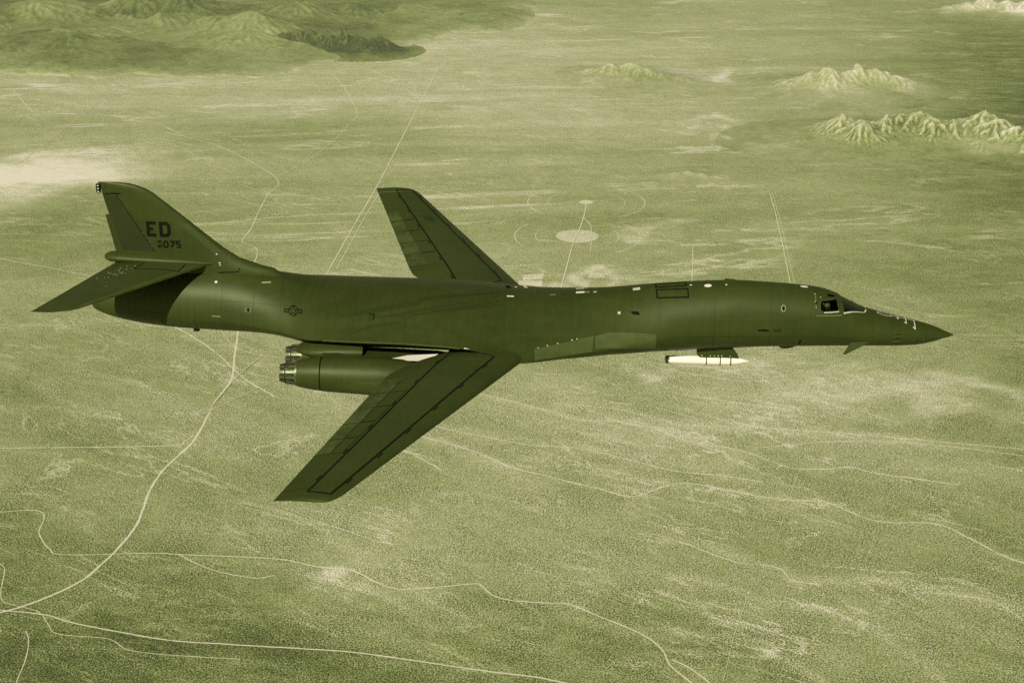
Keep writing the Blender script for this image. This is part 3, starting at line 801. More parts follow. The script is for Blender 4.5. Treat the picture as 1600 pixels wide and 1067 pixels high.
# ---- glyphs
GL = {'E': [[(1, 1), (0, 1), (0, 0), (1, 0)], [(0, .5), (.62, .5)]], 'D': [[(0, 0), (0, 1), (.72, 1), (1, .8), (1, .2), (.72, 0), (0, 0), (0, .1)]],
      'A': [[(0, 0), (0, .72), (.3, 1), (.7, 1), (1, .72), (1, 0)], [(0, .42), (1, .42)]], 'F': [[(0, 0), (0, 1), (1, 1)], [(0, .52), (.7, .52)]],
      '8': [[(.2, 0), (0, .15), (0, .4), (.15, .5), (0, .62), (0, .85), (.2, 1), (.8, 1), (1, .85), (1, .62), (.85, .5), (1, .4), (1, .15), (.8, 0), (.2, 0), (.1, .07)], [(.15, .5), (.85, .5)]],
      '5': [[(1, 1), (0, 1), (0, .56), (.75, .56), (1, .42), (1, .16), (.78, 0), (.2, 0), (0, .14)]],
      '0': [[(.25, 0), (0, .2), (0, .8), (.25, 1), (.75, 1), (1, .8), (1, .2), (.75, 0), (.25, 0), (.12, .1)]],
      '7': [[(0, 1), (1, 1), (1, .82), (.3, 0)]]}
def glyph(ch, x, z, w, h, th, sk=0.0):
    Q_ = []
    for st in GL[ch]:
        pts = [(x + th/2 + u*(w-th) + sk*(1-v)*h, z + th/2 + v*(h-th)) for u, v in st]
        Q_ += strip2d(pts, th, False, 9)
    return Q_
def lettering(name, items, bvh, side, mat, parent, label):
    for ch, x, z, w, h, th in items:
        o = patch(name, glyph(ch, x, z, w, h, th), bvh, 'y', side, mat, parent, .020, .3)
        o['label'] = label
lettering('tail_letter', [('E', -40.72, 4.42, .56, .80, .165), ('D', -40.07, 4.42, .57, .80, .165)], fb, -1, M['black'], fin, 'black block tail code ED')
lettering('serial_digit', [('0', -39.93, 3.84, .28, .39, .082), ('7', -39.61, 3.85, .27, .39, .082), ('5', -39.29, 3.86, .28, .39, .082)], fb, -1, M['black'], fin, 'black serial number 075')
lettering('serial_prefix', [('A', -40.20, 4.07, .095, .17, .04), ('F', -40.08, 4.07, .09, .17, .04), ('8', -40.20, 3.84, .095, .17, .04), ('5', -40.08, 3.84, .09, .17, .04)], fb, -1, M['black'], fin, 'small black AF 85 prefix')

# ---- bullet fairing where fin and tailplane cross
R_ = []
for d, hw, hh, z in ((36.4, .12, .05, 3.02), (37.0, .34, .13, 3.05), (38, .52, .22, 3.10), (39.5, .60, .27, 3.16), (41, .58, .28, 3.2), (42.2, .50, .27, 3.22), (42.7, .40, .24, 3.22), (42.95, .22, .15, 3.22), (43.02, .04, .03, 3.22)):
    R_.append([(-d, hw*math.sin(a), z+hh*math.cos(a)) for a in np.linspace(0, 2*math.pi, 28, False)])
bullet = loft('tail_fairing', R_, M['paint'], jet, True, 60)

# ---- tailplane
def build_tailplane(sgn):
    s, t = airfoil(20); R_ = []
    for y in list(np.linspace(.05, 6.3, 12)) + [6.55, 6.72, 6.84]:
        le = -37.42-.828*y; te = -42.32-.357*y
        trim = {6.55: .12, 6.72: .34, 6.84: .62}.get(round(float(y), 2), 0); le -= trim
        c = le-te; th = .085*c*(1 if y < 6.6 else .5); x = le-c*s
        R_.append([(a, sgn*y, 3.0+b) for a, b in zip(x, th*t)] + [(a, sgn*y, 3.0-b) for a, b in zip(x[-2:0:-1], th*t[-2:0:-1])])
    o = loft('tailplane', R_, M['paint_wing'], jet, True, 30)
    B = bvh_of(o)
    def at(y, f): return (-37.42-.828*y - f*(4.9-.471*y), sgn*y)
    patch('leading_edge', [[at(.7, .004), at(6.2, .004), at(6.2, .085), at(.7, .055)]], B, 'z', 1, M['paint_light'], o, .010, .4)
    patch('access_outline', strip2d([(-40.9, sgn*.62), (-41.2, sgn*1.45), (-38.95, sgn*1.62), (-38.75, sgn*.75)], .055), B, 'z', 1, M['black'], o, .012)
    if sgn < 0:
        r = random.Random(4); Q_ = []
        for k in range(30):
            a = r.gauss(-42.0, .38); b = -abs(r.gauss(1.9, .55)); w_ = r.uniform(.02, .07); h_ = r.uniform(.02, .045)
            Q_.append([(a, b), (a+w_, b-.02), (a+w_, b+h_), (a-.02, b+h_)])
        c = patch('paint_chips', Q_, B, 'z', 1, M['chip'], o, .012); c['kind'] = 'stuff'
    return o
tpR = build_tailplane(-1); tpL = build_tailplane(1)

# ---- engine nacelles, two engines each
def ring_pts3(d, y, z, r, n_=40): return [(-d, y + r*math.sin(a), z + r*math.cos(a)) for a in np.linspace(0, 2*math.pi, n_, False)]
def build_nacelle(sgn):
    R_ = []
    for d, hw, zt, zb, e in ((24.6, 1.62, -.60, -1.62, 5), (24.8, 1.68, -.52, -1.68, 5), (26, 1.86, -.36, -1.78, 4.2), (28, 1.92, -.22, -1.74, 3.0), (29.6, 1.88, -.16, -1.68, 2.9), (30.8, 1.80, .02, -1.60, 2.7), (31.5, 1.70, -.02, -1.52, 2.6), (31.9, 1.3, -.3, -1.2, 2.5)):
        yc = sgn*4.0; zc = (zt+zb)/2; hh = (zt-zb)/2; r = []
        for a in np.linspace(0, 2*math.pi, 48, False):
            ca, sa = math.cos(a), math.sin(a)
            r.append((-d, yc + hw*math.copysign(abs(sa)**(2/e), sa), zc + hh*math.copysign(abs(ca)**(2/e), ca)))
        R_.append(r)
    o = loft('engine_nacelle', R_, M['paint'], jet, True, 40)
    # intake mouth
    box_mesh('intake_mouth', (-24.58, sgn*4.0, -1.1), (.06, 2.9, .85), M['soot'], o, None, .02)
    for yy, zz in ((4.95, -.72), (3.02, -.66)):
        y = sgn*yy
        sh = loft('engine_shroud', [ring_pts3(d, y, zz-.05*(33-d)/4, r) for d, r in (((26.5, .60), (27.6, .86), (28.6, .915), (30, .90), (31.2, .845), (31.46, .83)) if yy > 4 else ((30.6, .7), (31.2, .8), (31.46, .8)))], M['paint'], o, False, 40)
        loft('shroud_joint', [ring_pts3(d, y, zz-.02, r) for d, r in ((31.44, .80), (31.56, .80))], M['black'], o, False)
        loft('aft_shroud', [ring_pts3(d, y, zz, r) for d, r in ((31.52, .83), (32.1, .76), (32.62, .655), (32.64, .62), (32.6, .58), (32.0, .58))], M['paint'], o, False, 40)
        loft('metal_ring', [ring_pts3(d, y, zz, r) for d, r in ((32.58, .63), (32.74, .615), (32.74, .55))], M['metal'], o, False, 40)
        nz = loft('exhaust_nozzle', [ring_pts3(d, y, zz, r, 32) for d, r in ((32.6, .57), (32.9, .545), (33.25, .49), (33.48, .43), (33.48, .40), (33.0, .42), (32.2, .45))], M['soot'], o, False, 30)
        # petals and actuator rods round the nozzle
        V = []; F = []
        def bar(p0, p1, w_, h_):
            d_ = Vector(p1)-Vector(p0); out = Vector((0, (p0[1]+p1[1])/2-y, (p0[2]+p1[2])/2-zz)).normalized(); sd_ = d_.cross(out).normalized()
            b0 = len(V)
            for q in (p0, p1):
                for a_, c_ in ((-1, 0), (1, 0), (1, 1), (-1, 1)): V.append(Vector(q)+sd_*w_*a_/2+out*h_*c_)
            F.extend([(b0+i, b0+(i+1) % 4, b0+4+(i+1) % 4, b0+4+i) for i in range(4)] + [(b0+3, b0+2, b0+1, b0), (b0+4, b0+5, b0+6, b0+7)])
        for k in range(12):
            a0 = 2*math.pi*k/12
            pt = lambda d, r, a: (-d, y+r*math.sin(a), zz+r*math.cos(a))
            bar(pt(32.72, .565, a0), pt(33.30, .485, a0), .12, .022); bar(pt(33.30, .48, a0), pt(33.5, .43, a0), .15, .02)
            bar(pt(32.7, .60, a0+.12), pt(33.2, .52, a0+.28), .028, .03)
        mesh_obj('nozzle_petals', V, F, M['metal'], o, False)
        loft('petal_band', [ring_pts3(d, y, zz, r, 32) for d, r in ((33.18, .53), (33.24, .53), (33.24, .50))], M['soot'], o, False)
    # rear closing fairing above the inner engine
    R2 = []
    for d, hw, zt, zb in ((29.6, .95, .34, -.5), (30.4, 1.0, .38, -.55), (31.3, .98, .34, -.6), (32.1, .86, .20, -.55), (32.6, .66, .05, -.4), (32.9, .45, -.12, -.3)):
        zc = (zt+zb)/2; hh = (zt-zb)/2
        R2.append([(-d, sgn*3.1+hw*math.sin(a), zc+hh*math.cos(a)) for a in np.linspace(0, 2*math.pi, 32, False)])
    loft('rear_fairing', R2, M['paint'], o, True, 50)
    B = bvh_of(o)
    patch('seam_strip', strip2d([(-31.3, -.62), (-28.2, -.66)], .025), bvh_of(o, sh), 'y', sgn, M['stain'], o, .02)
    return o
nacR = build_nacelle(-1); nacL = build_nacelle(1)
# pale seal between wing root and nacelle
mesh_obj('slot_seal', [(-28.2, -4.35, -.10), (-27.4, -3.9, -.10), (-25.9, -3.65, -.10), (-26.1, -3.95, -.12), (-26.55, -4.55, -.10), (-27.3, -4.55, -.10)], [(0, 1, 2, 3, 4, 5)], M['pod_white'], nacR, False)
mesh_obj('slot_seal', [(-28.2, 4.35, -.10), (-27.4, 3.9, -.10), (-25.9, 3.65, -.10), (-26.1, 3.95, -.12), (-26.55, 4.55, -.10), (-27.3, 4.55, -.10)], [(5, 4, 3, 2, 1, 0)], M['pod_white'], nacL, False)


# ---- nose vanes
for sgn in (-1, 1):
    r0, r1, t1, t0 = Vector((-4.33, sgn*1.13, .02)), Vector((-5.37, sgn*1.20, .0)), Vector((-5.82, sgn*1.75, -.43)), Vector((-5.63, sgn*1.75, -.42))
    V = []; up_ = Vector((0, sgn*.5, .85))
    for a, b in ((r0, r1), (r0.lerp(t0, .5), r1.lerp(t1, .5)), (t0, t1)):
        for f_, h in ((0, 0), (.3, .05), (1, 0)): V.append(a.lerp(b, f_)+up_*h)
        V.append(a.lerp(b, .3)-up_*.05)
    F = []
    for i in (0, 4):
        for a, b in ((0, 1), (1, 2), (2, 3), (3, 0)): F.append((i+a, i+b, i+b+4, i+a+4))
    F += [(0, 3, 2, 1), (8, 9, 10, 11)]
    mesh_obj('nose_vane', V, F, M['paint_wing'], jet, True, 30)

# ---- belly details and pylon
def prism(name, side, y0, y1, mat, parent):
    k = len(side); V = [(x, y0, z) for x, z in side] + [(x, y1, z) for x, z in side]
    F = [tuple(range(k)), tuple(range(k, 2*k))[::-1]] + [(i, i+k, (i+1) % k+k, (i+1) % k) for i in range(k)]
    o = mesh_obj(name, V, F, mat, parent, False)
    bm = bmesh.new(); bm.from_mesh(o.data); bmesh.ops.recalc_face_normals(bm, faces=bm.faces); bm.to_mesh(o.data); bm.free()
    return o
pyl = prism('pylon', [(-12.98, -.60), (-11.30, -.60), (-10.86, -1.20), (-12.80, -1.22), (-12.98, -1.08)], -.78, -.42, M['paint'], jet)
for k, x_ in enumerate((-12.72, -12.3, -12.1, -11.9, -11.72, -11.3)):
    box_mesh('pylon_bolt', (x_, -.79, -1.13), (.05, .03, .05), M['chip'], pyl)
prism('belly_antenna', [(-38.75, -.38), (-38.45, -.38), (-38.45, -.78), (-38.75, -.78)], -.06, .06, M['soot'], jet)
prism('belly_blade', [(-39.9, -.3), (-39.7, -.3), (-39.75, -.47), (-39.9, -.47)], -.05, .05, M['soot'], jet)
prism('belly_fairing', [(-8.9, -.62), (-8.7, -.74), (-8.5, -.76), (-8.2, -.7), (-8.0, -.62)], -.5, -.2, M['paint'], jet)
prism('back_antenna', [(-11.75, 2.5), (-11.75, 2.78), (-11.2, 2.74), (-11.0, 2.5)], -.03, .03, M['paint'], jet)

# ---- cockpit glazing with frames
for sd in (-1, 1):
    def mir(poly): return [(a, -b*sd) for a, b in poly]
    side = WINDOWS[0][1]; brow = mir(WINDOWS[1][1]); shield = mir(WINDOWS[2][1])
    for nm, ax, poly in (('side_window', 'y', side), ('brow_window', 'z', brow), ('windshield', 'z', shield)):
        g_ = patch(nm, [poly], full_skin, ax, sd if ax == 'y' else 1, M['glass'], fus, .004, .10)
        patch('window_frame', strip2d(poly, .055, True), full_skin, ax, sd if ax == 'y' else 1, M['flap_dull'], g_, .016, .12)
    patch('window_sill', strip2d([(-6.86, 1.575), (-6.1, 1.575)], .045), full_skin, 'y', sd, M['chip'], fus, .024, .12)
    patch('shield_sill', strip2d([(a, -b*sd) for a, b in ((-5.86, -1.085), (-4.74, -.50))], .05), full_skin, 'z', 1, M['chip'], fus, .024, .12)
    patch('shield_edge', strip2d([(a, -b*sd) for a, b in ((-4.72, -.48), (-4.63, -.30), (-4.585, -.10))], .055), full_skin, 'z', 1, M['white'], fus, .026, .12)
    patch('canopy_post', strip2d([(a, -b*sd) for a, b in ((-6.02, -.14), (-6.03, -.55), (-5.98, -.98), (-5.93, -1.1))], .085), full_skin, 'z', 1, M['flap_dull'], fus, .03, .12)
    patch('canopy_seam', strip2d([(-7.26, 2.30), (-7.27, 2.05), (-7.26, 1.75)], .03), full_skin, 'y', sd, M['trim'], fus, .014)
    patch('hatch_seam', strip2d([(-7.26, 1.45), (-6.9, 1.44), (-5.95, 1.42)], .022), full_skin, 'y', sd, M['trim'], fus, .014)
for x_, y_ in ((-7.33, -.62), (-7.33, -1.0), (-7.05, -.75)):
    patch('canopy_latch', [[(x_, y_), (x_+.07, y_), (x_+.07, y_+.07), (x_, y_+.07)]], full_skin, 'z', 1, M['trim'], fus, .014)
# cockpit inside
pit = box_mesh('cockpit_bulkhead', (-7.25, 0, 1.35), (.06, 2.2, 1.4), M['soot'], fus)
box_mesh('cockpit_floor', (-5.9, 0, .62), (2.7, 2.1, .06), M['soot'], fus)
box_mesh('instrument_panel', (-5.62, 0, 1.16), (.35, 1.8, .6), M['soot'], fus, None, .08)
prism('glare_shield', [(-5.85, 1.10), (-5.8, 1.47), (-5.2, 1.36), (-4.75, 1.18), (-4.7, 1.0)], -.62, .62, M['soot'], fus)
box_mesh('centre_console', (-6.3, 0, .95), (1.0, .35, .5), M['soot'], fus, None, .05)
for yy in (-.6, .6):
    st_ = box_mesh('ejection_seat', (-6.86, yy, 1.28), (.22, .5, 1.1), M['soot'], fus, (-.12, 'Y'), .05)
    box_mesh('seat_cushion', (-6.55, yy, .86), (.55, .5, .16), M['helmet'], st_, None, .05)
    box_mesh('headrest', (-6.86, yy, 1.80), (.16, .30, .16), M['chip'], st_, None, .04)

# ---- nose: refuelling marks, radome joint, air-data probes
W_ = .042
nose_marks = [('refuel_stripe', [(-3.22, 0), (-2.06, 0)])]
for x_, y_ in ((-2.09, .60), (-2.52, .43), (-2.90, .22)):
    for sg in (-1, 1):
        nose_marks.append(('refuel_bracket', [(x_, 0), (x_-.03, sg*y_), (x_-.14, sg*(y_-.06))]))
for sg in (-1, 1):
    nose_marks.append(('refuel_guide', [(-3.25, 0), (-3.28, sg*.12), (-3.6, sg*.16), (-3.95, sg*.10), (-3.97, 0)]))
for nm, pts in nose_marks:
    patch(nm, strip2d(pts, W_, False, .15), full_skin, 'z', 1, M['white'], fus, .014, .12)
def hoop(name, d, wid, mat, parent, off=.008, t0=0, t1=1):
    k = int(np.argmin(np.abs(dq-d))); r0 = rings[k]; m_ = len(r0)
    c_ = Vector((0, 0, (max(p[2] for p in r0)+min(p[2] for p in r0))/2)); V = []; F = []
    for i in range(int(m_*t0), int(m_*t1)+1):
        p_ = Vector(r0[i % m_]); o_ = Vector((0, p_.y, p_.z-c_.z)).normalized()*off
        V += [p_+o_+Vector((wid/2, 0, 0)), p_+o_-Vector((wid/2, 0, 0))]
    for i in range(len(V)//2-1): F.append((2*i, 2*i+1, 2*i+3, 2*i+2))
    return mesh_obj(name, V, F, mat, parent, True, 60)
hoop('radome_joint', 2.04, .05, M['paint_dark'], fus, .006)
for z_, y_ in ((.49, -.99), (.28, -1.07), (.03, -1.06)):
    for sg in (1, -1):
        pb = loft('air_probe', [[(x_, sg*y_*k_ + r_*math.sin(a), z_ + r_*math.cos(a)) for a in np.linspace(0, 2*math.pi, 10, False)] for x_, r_, k_ in ((-3.28, .04, .97), (-3.24, .035, 1.06), (-3.14, .022, 1.07), (-2.85, .012, 1.04))], M['paint_light'], fus, True)

# ---- markings on the back and flanks
def quad(x0, x1, y0, y1): return [(x0, y0), (x1, y0), (x1, y1), (x0, y1)]
for nm, poly in (('door_outline', [(-15.18, -.47), (-13.62, -.52), (-13.60, -.97), (-15.15, -.93)]), ('door_outline', [(-15.24, .12), (-15.16, -.28), (-13.68, -.27), (-13.70, .12)])):
    patch(nm, strip2d(poly, .07, True), full_skin, 'z', 1, M['black'], fus, .014, .15)
def oval(cx, cy, rx, ry): return [(cx+rx*math.cos(t), cy+ry*math.sin(t)) for t in np.linspace(0, 2*math.pi, 20, False)]
for cx, cy, rx, ry in ((-12.61, -.36, .19, .12), (-7.76, -.02, .20, .12), (-11.69, -.33, .05, .05), (-22.25, .80, .07, .12), (-13.45, -.25, .06, .05)):
    patch('cream_disc', [oval(cx, cy, rx, ry)], full_skin, 'z', 1, M['white'], fus, .014, .15)
for x0, x1, y0, y1, mt in ((-19.19, -18.76, -.24, -.03, 'white'), (-19.19, -18.76, .36, .55, 'white'), (-18.73, -18.5, -.22, -.08, 'trim'), (-18.73, -18.55, .36, .50, 'trim'), (-18.32, -18.15, -.24, -.12, 'chip'), (-18.32, -18.15, .34, .46, 'trim'),
                           (-16.34, -15.98, -.36, -.12, 'chip'), (-22.66, -22.31, -.62, -.48, 'white'), (-20.5, -20.2, -.3, -.22, 'trim')):
    patch('stencil_block', [quad(x0, x1, y0, y1)], full_skin, 'z', 1, M[mt], fus, .014, .2)
patch('static_port', [[(-16.48, -1.46), (-16.10, -1.46), (-15.97, -1.58), (-16.35, -1.58)]], full_skin, 'z', 1, M['black'], fus, .014, .2)
patch('flush_light', [quad(-17.12, -16.96, -1.60, -1.47)], full_skin, 'z', 1, M['trim'], fus, .014, .2)
patch('flush_light', [quad(-17.09, -16.99, -1.57, -1.52)], full_skin, 'z', 1, M['white'], fus, .022, .2)
patch('root_vent', [[(-22.82, 1.14), (-22.59, 1.24), (-22.47, .58), (-22.73, .52)]], full_skin, 'z', 1, M['black'], fus, .014, .2)
patch('root_streak', [[(-21.98, 1.75), (-21.86, 1.75), (-21.62, .78), (-21.80, .72)]], full_skin, 'z', 1, M['white'], fus, .014, .2)
# worn leading-edge panels of the wing glove
for sg in (-1, 1):
    p_out = [(-21.19, -3.79), (-20.1, -3.32), (-19.01, -2.86), (-18.28, -2.58)], [(-18.36, -3.24), (-19.15, -3.58), (-20.09, -4.0), (-21.15, -4.44)]
    patch('glove_panel', [[(a, -sg*b) for a, b in p_out[0]+p_out[1]]], full_skin, 'z', 1, M['paint_light'], fus, .022, .12)
    patch('glove_panel', [[(-18.24, .58), (-17.58, .68), (-16.4, .63), (-15.17, .51), (-15.17, -.30), (-16.5, -.12), (-17.4, .06), (-18.2, .10)]], full_skin, 'y', sg, M['paint_light'], fus, .022, .12)
    patch('glove_seam', strip2d([(-18.25, -sg*2.55), (-18.33, -sg*3.26)], .03), full_skin, 'z', 1, M['stain'], fus, .016)
for x_, y_ in ((-20.6, -3.5), (-20.1, -3.3), (-19.4, -3.0), (-19.15, -2.9), (-21.05, -3.7)):
    patch('bare_rivet', [quad(x_, x_+.07, y_, y_+.045)], full_skin, 'z', 1, M['chip'], fus, .014)
# porthole, arrow, stencil, slash
ph_ = patch('porthole_frame', [[(-8.89+.12*math.cos(t), 1.76+.15*math.sin(t)) for t in np.linspace(0, 2*math.pi, 18, False)]], full_skin, 'y', -1, M['trim'], fus, .012, .2)
patch('porthole_pane', [[(-8.89+.075*math.cos(t), 1.76+.11*math.sin(t)) for t in np.linspace(0, 2*math.pi, 18, False)]], full_skin, 'y', -1, M['black'], ph_, .020, .2)
patch('rescue_arrow', [[(-10.11, .63), (-9.72, .63), (-9.72, .59), (-9.51, .67), (-9.72, .75), (-9.72, .71), (-10.11, .71)]], full_skin, 'y', -1, M['black'], fus, .014, .2)
for k in range(3):
    for j in range(4):
        patch('stencil_text', [quad(-9.36+.115*j, -9.36+.115*j+.075, .60+.065*k, .635+.065*k)], full_skin, 'y', -1, M['black'], fus, .014)
patch('flank_slash', [[(-7.98, .12), (-7.90, .16), (-7.90, -.16), (-7.98, -.18)]], full_skin, 'y', -1, M['black'], fus, .014, .15)
# body joints
hoop('body_joint', 22.65, .035, M['stain'], fus, .010, .05, .245)
hoop('body_joint', 12.2, .02, M['stain'], fus, .010, .03, .4)
hoop('body_joint', 33.9, .022, M['stain'], fus, .010, .0, .3)
hoop('body_joint', 7.3, .03, M['stain'], fus, .010, 0, .2)
for d_, a_, b_ in ((9.4, .06, .44), (15.1, .05, .25), (16.9, .05, .24), (25.4, .03, .2), (27.6, .03, .2), (30.2, .03, .22), (35.2, .02, .42), (36.9, .12, .42), (38.4, .2, .42)):
    hoop('body_joint', d_, .014, M['stain'], fus, .010, a_, b_)
for z_, x0_, x1_ in ((1.15, -14.6, -8.2), (.30, -13.2, -4.2), (1.55, -37.6, -33.5), (.35, -38.0, -34.8)):
    patch('lap_seam', strip2d([(x0_, z_), (x1_, z_)], .014), full_skin, 'y', -1, M['stain'], fus, .010)
hoop('body_joint', 18.9, .02, M['stain'], fus, .010, .03, .24)
# hatch on the flank
patch('access_hatch', [[(-29.43, -2.44), (-29.11, -2.44), (-29.09, -2.86), (-29.40, -2.87)]], full_skin, 'z', 1, M['stain'], fus, .012, .2)
patch('hatch_edge', strip2d([(-29.38, -2.5), (-29.15, -2.5), (-29.14, -2.82)], .05), full_skin, 'z', 1, M['black'], fus, .02)
# wing-sweep scuffs
for pts, w_ in (([(-30.86, -2.72), (-29.5, -2.31), (-27.3, -1.69), (-26.48, -1.2), (-22.9, -.2)], .30), ([(-29.04, -2.69), (-27.94, -2.46), (-26.42, -2.0), (-24.49, -1.34)], .16),
                ([(-28.2, -2.72), (-26.4, -2.25), (-24.4, -1.6), (-22.7, -.9)], .10), ([(-25.55, -2.15), (-22.72, -1.24)], .24), ([(-30.54, -3.86), (-29.58, -3.34), (-28.58, -3.07), (-27.89, -2.96)], .14)):
    C_ = catmull(pts, 8); L_ = []; R2 = []
    for i, c_ in enumerate(C_):
        t_ = C_[min(i+1, len(C_)-1)]-C_[max(i-1, 0)]; t_ = t_/np.linalg.norm(t_); nn = np.array([-t_[1], t_[0]])
        f_ = w_/2*min(1, 4*i/len(C_)+.05, 6*(len(C_)-1-i)/len(C_)+.35); L_.append(c_+nn*f_); R2.append(c_-nn*f_)
    patch('scuff_mark', [[tuple(R2[i]), tuple(R2[i+1]), tuple(L_[i+1]), tuple(L_[i])] for i in range(len(C_)-1)], full_skin, 'z', 1, M['stain'], fus, .010, .3)
# lip of the wing slot, lighter along its edge
for sg in (-1, 1):
    k0 = [i for i, d in enumerate(dq) if 24.6 < d < 31.6]; V = []; F = []
    for i in k0:
        w_ = SI[i, 1]; ze_ = SI[i, 3]
        V += [(-dq[i], sg*(w_-.05), ze_+.035), (-dq[i], sg*(w_+.012), ze_+.012), (-dq[i], sg*(w_+.012), ze_-.02)]
    for i in range(len(k0)-1):
        for j in (0, 1): F.append((3*i+j, 3*i+j+1, 3*i+j+4, 3*i+j+3))
    mesh_obj('slot_lip', V, F, M['paint_light'], fus, True, 60)
patch('slot_corner', [[(-24.9, -4.30), (-24.3, -4.44), (-24.9, -4.50)]], full_skin, 'z', 1, M['white'], fus, .03, .2)
# aft flank: vent, blister, root marks
patch('vent_plate', [quad(-35.72, -35.36, 1.10, 1.32)], full_skin, 'y', -1, M['paint_light'], fus, .010, .2)
patch('vent_hole', [[(-35.52+.07*math.cos(t), 1.22+.09*math.sin(t)) for t in np.linspace(0, 2*math.pi, 14, False)]], full_skin, 'y', -1, M['black'], fus, .018, .2)
R_ = []
for x_, r_ in ((-40.55, .03), (-40.4, .2), (-40.1, .32), (-39.7, .37), (-39.2, .34), (-38.6, .22), (-38.4, .05)):
    R_.append([(x_, -.95+r_*.9*math.sin(a), .28+r_*math.cos(a)) for a in np.linspace(0, 2*math.pi, 24, False)])
loft('flank_blister', R_, M['paint'], jet, True, 60)
for a_, b_, sz in ((-37.3, 3.55, .05), (-37.15, 3.12, .05), (-37.12, 3.02, .04)):
    patch('root_light', [quad(a_, a_+sz*1.6, b_, b_+sz)], fb, 'y', -1, M['white'], fus, .03)
patch('root_light', [quad(-37.3, -37.18, 2.28, 2.36)], full_skin, 'y', -1, M['white'], fus, .02)
patch('root_panel', strip2d([(-37.2, 2.66), (-36.2, 2.72), (-36.1, 2.9)], .04), fb, 'y', -1, M['black'], fus, .03)
for a_, b_ in ((-34.95, 2.30), (-37.4, .75)):
    patch('flank_tag', [quad(a_, a_+.45, b_, b_+.05)], full_skin, 'y', -1, M['trim'], fus, .014)
for k in range(6):
    patch('seal_rib', strip2d([(-23.9+.30*k, -4.25-.03*k), (-23.9+.30*k, -3.75-.05*k)], .022), full_skin, 'z', 1, M['stain'], fus, .012)

# ---- national insignia, dark outlines only
def insignia(parent, bvh, axis, side, cx, cy, r, ang, asp=1.0, name='insignia'):
    ca, sa = math.cos(ang), math.sin(ang); mk_ = M['black'] if name == 'insignia' else M['stain']
    def tr(q): return [(cx + (x*ca-y*sa), cy + (x*sa+y*ca)*asp) for x, y in q]
    circ = [(r*math.cos(t), r*math.sin(t)) for t in np.linspace(0, 2*math.pi, 36, False)]
    star = []
    for k in range(10):
        q = (.86*r if k % 2 == 0 else .36*r); t = math.pi/2 + k*math.pi/5; star.append((q*math.cos(t), q*math.sin(t)))
    ro = patch(name+'_circle', strip2d(tr(circ), .16*r, True), bvh, axis, side, mk_, parent, .014)
    patch(name+'_star', strip2d(tr(star), .13*r, True), bvh, axis, side, mk_, parent, .014)
    for sg in (-1, 1):
        patch(name+'_bar', strip2d(tr([(sg*1.02*r, .36*r), (sg*1.95*r, .36*r), (sg*1.95*r, -.36*r), (sg*1.02*r, -.36*r)]), .15*r, True), bvh, axis, side, mk_, parent, .014)
        patch(name+'_bar_line', strip2d(tr([(sg*1.1*r, 0), (sg*1.85*r, 0)]), .10*r), bvh, axis, side, mk_, parent, .014)
insignia(fus, full_skin, 'y', -1, -33.20, 1.40, .235, .07, .75)
insignia(wingL, wbL, 'z', 1, -27.73, 14.2, .27, math.radians(-52), 1.0, 'wing_insignia')

# ---- crew member behind the side window
person = bpy.data.objects.new('person', None); COL.objects.link(person)
person.matrix_world = jet.matrix_world.copy() @ Matrix.Translation((-6.62, -.60, .95))
tag(person, 'crew member in helmet and flight suit seated behind the cockpit side window', 'person')
sk = [(0, 0, 0, .15), (-.03, 0, .22, .15), (-.04, 0, .40, .16), (-.02, 0, .52, .07), (.0, 0, .60, .065), (.02, 0, .70, .09),
      (-.03, .19, .44, .075), (.08, .27, .22, .055), (.30, .20, .16, .042), (.40, .17, .17, .035),
      (-.03, -.19, .44, .075), (.08, -.27, .22, .055), (.30, -.20, .16, .042), (.40, -.17, .17, .035),
      (.10, .10, -.02, .10), (.50, .13, .04, .075), (.62, .12, -.25, .055), (.10, -.10, -.02, .10), (.50, -.13, .04, .075), (.62, -.12, -.25, .055)]
ed = [(0, 1), (1, 2), (2, 3), (3, 4), (4, 5), (2, 6), (6, 7), (7, 8), (8, 9), (2, 10), (10, 11), (11, 12), (12, 13), (0, 14), (14, 15), (15, 16), (0, 17), (17, 18), (18, 19)]
me = bpy.data.meshes.new('body'); me.from_pydata([q[:3] for q in sk], ed, []); me.materials.append(M['suit'])
body = link(bpy.data.objects.new('body', me), person)
sm_ = body.modifiers.new('skin', 'SKIN')
for v_, q in zip(me.skin_vertices[0].data, sk): v_.radius = (q[3], q[3])
me.skin_vertices[0].data[0].use_root = True
body.modifiers.new('sub', 'SUBSURF').levels = 1; body.modifiers['sub'].render_levels = 2
def ball(name, c, rad, mat, parent, sc=(1, 1, 1), cutx=None):
    bm = bmesh.new(); bmesh.ops.create_uvsphere(bm, u_segments=20, v_segments=14, radius=rad)
    for v in bm.verts: v.co = Vector((v.co.x*sc[0]+c[0], v.co.y*sc[1]+c[1], v.co.z*sc[2]+c[2]))
    return bm_obj(name, bm, mat, parent)
ball('helmet', (.0, 0, .74), .145, M['helmet'], person, (1.05, .92, 1))
ball('visor', (.075, 0, .74), .095, M['black'], person, (.95, 1.05, .75))
ball('oxygen_mask', (.13, 0, .655), .06, M['soot'], person, (1, .9, 1.1))
mesh_obj('mask_hose', [(.16+.02*math.cos(a), .02*math.sin(a)+.0, .62) for a in np.linspace(0, 6.28, 8, False)] + [(.10+.02*math.cos(a), -.06+.02*math.sin(a), .38) for a in np.linspace(0, 6.28, 8, False)], grid_faces(2, 8, True), M['trim'], person)


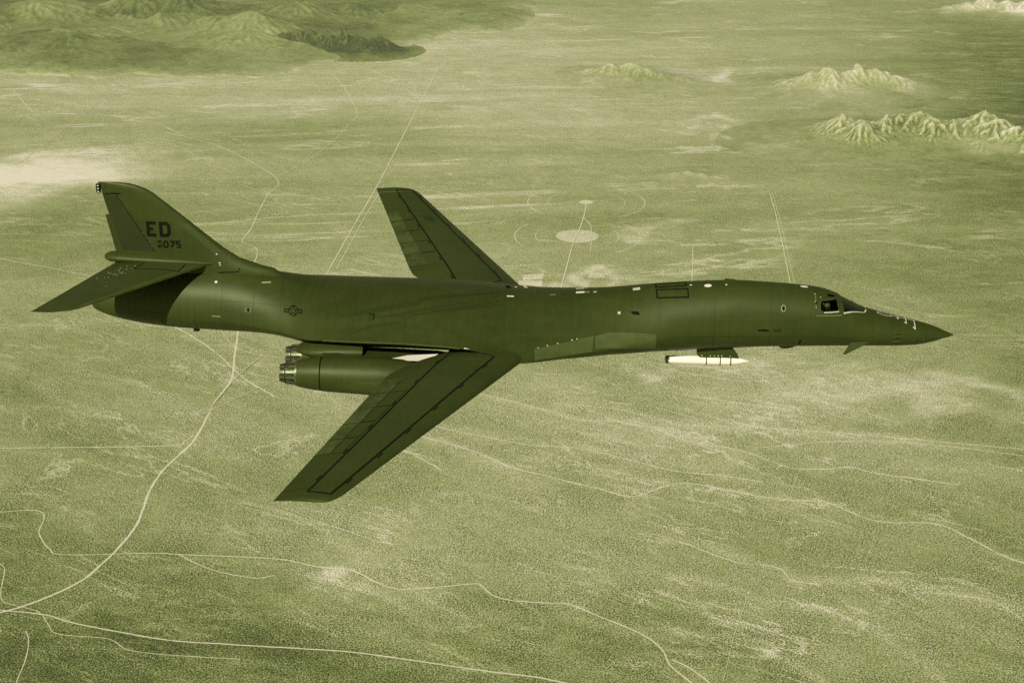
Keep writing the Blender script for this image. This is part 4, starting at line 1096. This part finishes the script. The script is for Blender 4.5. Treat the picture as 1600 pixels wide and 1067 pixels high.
# ---- targeting pod under the pylon
pod = bpy.data.objects.new('targeting_pod', None); COL.objects.link(pod)
pod.matrix_world = jet.matrix_world.copy() @ Matrix.Translation((-12.4, -.6, -1.47))
tag(pod, 'slim white pod with dark bands hanging under the forward fuselage', 'pod')
prof = [(-2.02, .13), (-1.95, .185), (-1.6, .215), (-1.0, .232), (0, .24), (.95, .24), (1.3, .222), (1.6, .175), (1.85, .10), (2.0, .055), (2.09, .012)]
R_ = [[(x, r*math.sin(a), r*math.cos(a)) for a in np.linspace(0, 2*math.pi, 28, False)] for x, r in prof]
loft('pod_body', R_, M['pod_white'], pod, True, 40)
for x_ in (-.08, .62, 1.15):
    loft('pod_band', [[(x, r*math.sin(a), r*math.cos(a)) for a in np.linspace(0, 2*math.pi, 28, False)] for x, r in ((x_-.028, .236), (x_-.028, .247), (x_+.028, .247), (x_+.028, .236))], M['paint'], pod, False, 30)
R_ = [[(x, r*math.sin(a), r*math.cos(a)) for a in np.linspace(0, 2*math.pi, 20, False)] for x, r in ((-1.9, .15), (-2.1, .15), (-2.16, .10), (-2.0, .03))]
loft('pod_tail', R_, M['paint'], pod, True, 30)
for a in (.6, 2.2, 3.9, 5.4):
    box_mesh('tail_lug', (-2.02, .17*math.sin(a), .17*math.cos(a)), (.22, .06, .06), M['soot'], pod, None, .01)


# ------------------------------------------------------------------ the air over the desert
hx, hy0, hy1 = 130000, -70000, 130000
bm = bmesh.new(); bmesh.ops.create_cube(bm, size=1.0)
for v in bm.verts:
    v.co = Vector((v.co.x*2*hx, hy0+(v.co.y+.5)*(hy1-hy0), GZ-12+(v.co.z+.5)*(CAM[2]+15-GZ+12)))
m, n, l, p = new_mat('haze'); n.remove(p)
pv_ = n.new('ShaderNodeVolumePrincipled')
pv_.inputs['Color'].default_value = (.86, .90, .66, 1)
pv_.inputs['Density'].default_value = 1.6e-5
pv_.inputs['Anisotropy'].default_value = .2
l.new(pv_.outputs[0], n['Material Output'].inputs['Volume'])
haze = bm_obj('haze', bm, m, None, False)
tag(haze, 'thin pale green haze over the desert', None, None, 'stuff')
